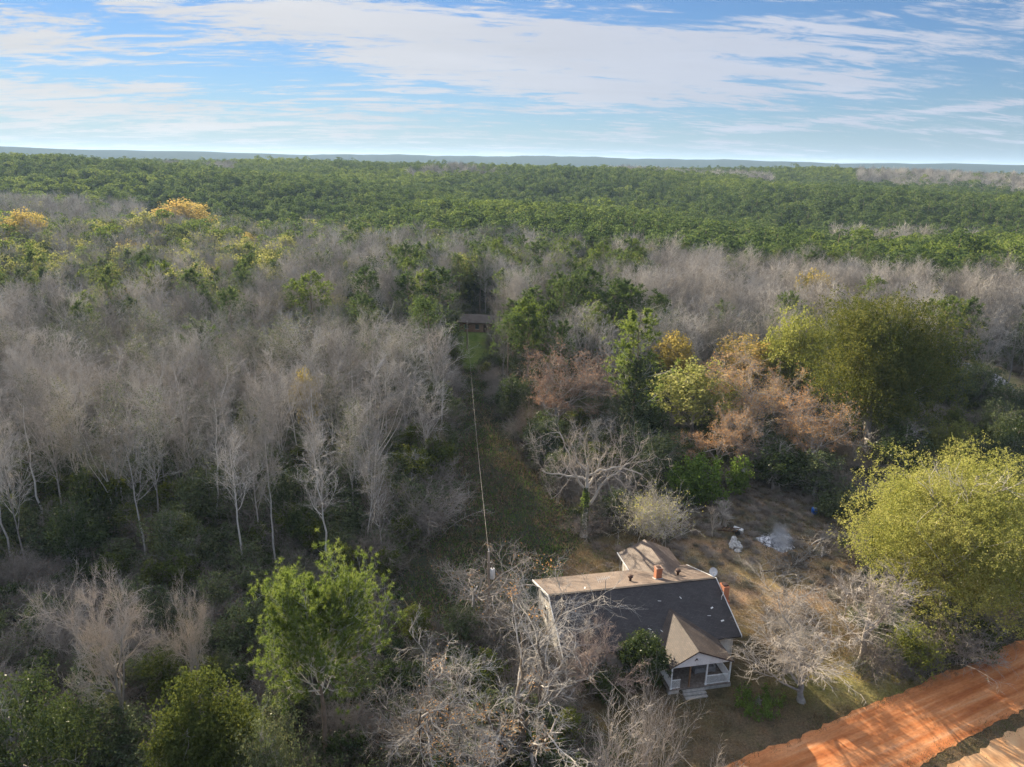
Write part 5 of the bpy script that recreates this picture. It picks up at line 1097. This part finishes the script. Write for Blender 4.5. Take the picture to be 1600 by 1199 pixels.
def jm(c, mats): b = MB(); b.v = c.v; b.f4 = c.f4; b.f3 = c.f3; b.r4 = c.r4; b.r3 = c.r3; b.m4 = c.m4; b.m3 = c.m3; return b.mesh('undergrowth', mats)
ugm = [jm(c[1], [M['twig_under'], M[um[i]]]) for i, c in enumerate(ug)]
q, z, a, b = place(2.35, -190, 175, 33, 215, lambda x, y, a, b: ~inpoly(a, b, YARD) & ~inpoly(a, b, CORR) & ~inpoly(a, b, FARLAWN) & ~inpoly(a, b, RIGHTGAP) & ~onroad(x, y, 1.2) & not_house(x, y))
n = len(q); g_ = np.random.default_rng(9); pick = g_.random(n); left = a < 725
idx = np.where(left & (b > 880), np.select([pick < .30, pick < .50, pick < .68, pick < .90, pick < .96], [0, 1, 2, 3, 4], 5), np.where(left, np.select([pick < .22, pick < .34, pick < .62, pick < .78, pick < .9], [0, 1, 2, 3, 4], 5), np.select([pick < .2, pick < .42, pick < .60, pick < .75, pick < .85], [0, 1, 2, 3, 4], 5)))
idx = np.where((b > 1100) & (a < 800) & (idx == 4), 3, idx)
s_ = g_.uniform(.6, 1.2, n)*np.where(left & (b < 860), 1.45, 1.0)
# the wall of growth on the edge of the yard and corridor is lower
scatter('undergrowth', np.column_stack([q, z]), rs(n), np.column_stack([s_, s_, s_*g_.uniform(.7, 1.15, n)]), idx, ugm, 'tangled dark undergrowth of bushes and briars on the woodland floor', 'undergrowth')
def tuft(seed, n, h, w, m):
    rng = np.random.default_rng(seed); p = np.zeros((n, 3)); p[:, :2] = rng.normal(size=(n, 2))*w; d = norm(np.column_stack([rng.normal(size=(n, 2))*.6, np.ones(n)])); bb = norm(np.cross(d, rng.normal(size=(n, 3)))); L_ = (h*(.5 + rng.random(n)))[:, None]
    V = np.stack([p - bb*.02, p + bb*.02, p + d*L_], 1); c = MB(); c.add(V.reshape(-1, 3), None, np.arange(3*n).reshape(-1, 3), rnd=rng.random(n)); return c.mesh('grass', [m])
M['green_grass'] = leaf_mat('green grass blades', (.05, .09, .02), (.12, .19, .04), None, .35, .3)
M['litter'] = leaf_mat('leaf litter', (.10, .065, .045), (.22, .15, .10), None, .1, .3)
gm = [tuft(1, 42, .16, .35, M['grass']), tuft(2, 36, .26, .30, M['grass']), tuft(3, 42, .12, .35, M['green_grass']), tuft(4, 40, .08, .4, M['litter'])]
road_edge = lambda x, y: (np.abs(np.abs((x - rc[0])*RN[0] + (y - rc[1])*RN[1]) - hw) < .5)
q, z, a, b = place(.95, -35, 30, 60, 190, lambda x, y, a, b: inpoly(a, b, CORR) & not_house(x, y)); n = len(q); g_ = np.random.default_rng(10)
f_ = np.sin(q[:, 0]*.7 + q[:, 1]*.2)*np.cos(q[:, 1]*.37 + 1) + g_.normal(size=n)*.5; q, z, f_ = q[f_ > -.75], z[f_ > -.75], f_[f_ > -.75]; n = len(q)
s_ = g_.uniform(1.6, 3.2, n) + np.maximum(f_, 0)*1.2
scatter('weeds', np.column_stack([q, z]), rs(n), np.column_stack([s_, s_, s_*.8]), g_.choice([0, 1, 2, 3], n, p=[.05, .05, .38, .52]), gm, 'low dark weeds and briars filling the cleared corridor', 'weeds')
q, z, a, b = place(1.1, 10, 56, 62, 100, lambda x, y, a, b: inpoly(a, b, YARD) & not_house(x, y)); n = len(q); k_ = g_.random(n) < np.clip((q[:, 1] - 66)/26, .12, .8); q, z = q[k_], z[k_]; n = len(q); s_ = g_.uniform(.10, .30, n)
scatter('yard_litter', np.column_stack([q, z]), rs(n), np.column_stack([s_*1.6, s_*1.6, s_]), g_.choice([0, 1], n, p=[.35, .65]), ugm, 'dead stems, twigs and leaf litter strewn over the back yard', 'litter')
q, z, a, b = place(.78, -24, 92, 34, 112, lambda x, y, a, b: (inpoly(a, b, YARD) | inpoly(a, b, CORR)) & ~onroad(x, y, .1) & not_house(x, y)); n = len(q); g_ = np.random.default_rng(13)
f_ = np.sin(q[:, 0]*.33 + 1)*np.cos(q[:, 1]*.41) + g_.normal(size=n)*.35; bare_ = (f_ > .75); keep = ~bare_ | (g_.random(n) < .3); q, z, f_ = q[keep], z[keep], f_[keep]; n = len(q)
idx = np.where(f_ < -1.05, 2, np.where(g_.random(n) < .6, 3, np.where(g_.random(n) < .3, 1, 0))); s_ = g_.uniform(.7, 1.4, n)
scatter('grass', np.column_stack([q, z]), rs(n), np.column_stack([s_, s_, s_]), idx, gm, 'short dry brown and green grass of the yard and verges', 'grass')
# verge beyond the road
def far_side(x, y): o = (x - rc[0])*RN[0] + (y - rc[1])*RN[1]; o2 = (x - b0[0])*RN[0] + (y - b0[1])*RN[1]; return (o < -hw - .1) & ((o2 > .1) | (o2 < -3.8))
q, z, a, b = place(.7, 10, 95, 30, 80, lambda x, y, a, b: far_side(x, y)); n = len(q)
scatter('verge_grass', np.column_stack([q, z]), rs(n), np.ones((n, 3))*1.1, g_.choice([0, 1, 2, 3], n, p=[.35, .25, .25, .15]), gm, 'brown and green grass strip on the near side of the clay road', 'grass')

q, z, a, b = place(.45, 5, 95, 30, 80, lambda x, y, a, b: road_edge(x, y)); n = len(q); k_ = g_.random(n) < .6; q = q[k_]; n = len(q)
scatter('edge_weeds', np.column_stack([q, np.full(n, .02)]), rs(n), g_.uniform(.35, 1.1, (n, 1))*np.ones((1, 3)), g_.choice([0, 1, 2, 3], n, p=[.35, .25, .2, .2]), gm, 'ragged weeds creeping over both edges of the clay road', 'weeds')

# ------------------------------------------------------------------ air
def air():
    m, nt, out = new_mat('haze'); v = nt.nodes.new('ShaderNodeVolumePrincipled'); nt.links.new(v.outputs[0], out.inputs['Volume'])
    v.inputs['Color'].default_value = (.50, .72, 1.0, 1); v.inputs['Density'].default_value = HAZE; v.inputs['Anisotropy'].default_value = .1
    d = MB(); d.box((0, 3500, 52), (24000, 18000, 150)); o = d.obj('haze', m); put(o, 'thin blue haze of the distant air', 'haze', kind='stuff')
HAZE = 0.85e-4
air()
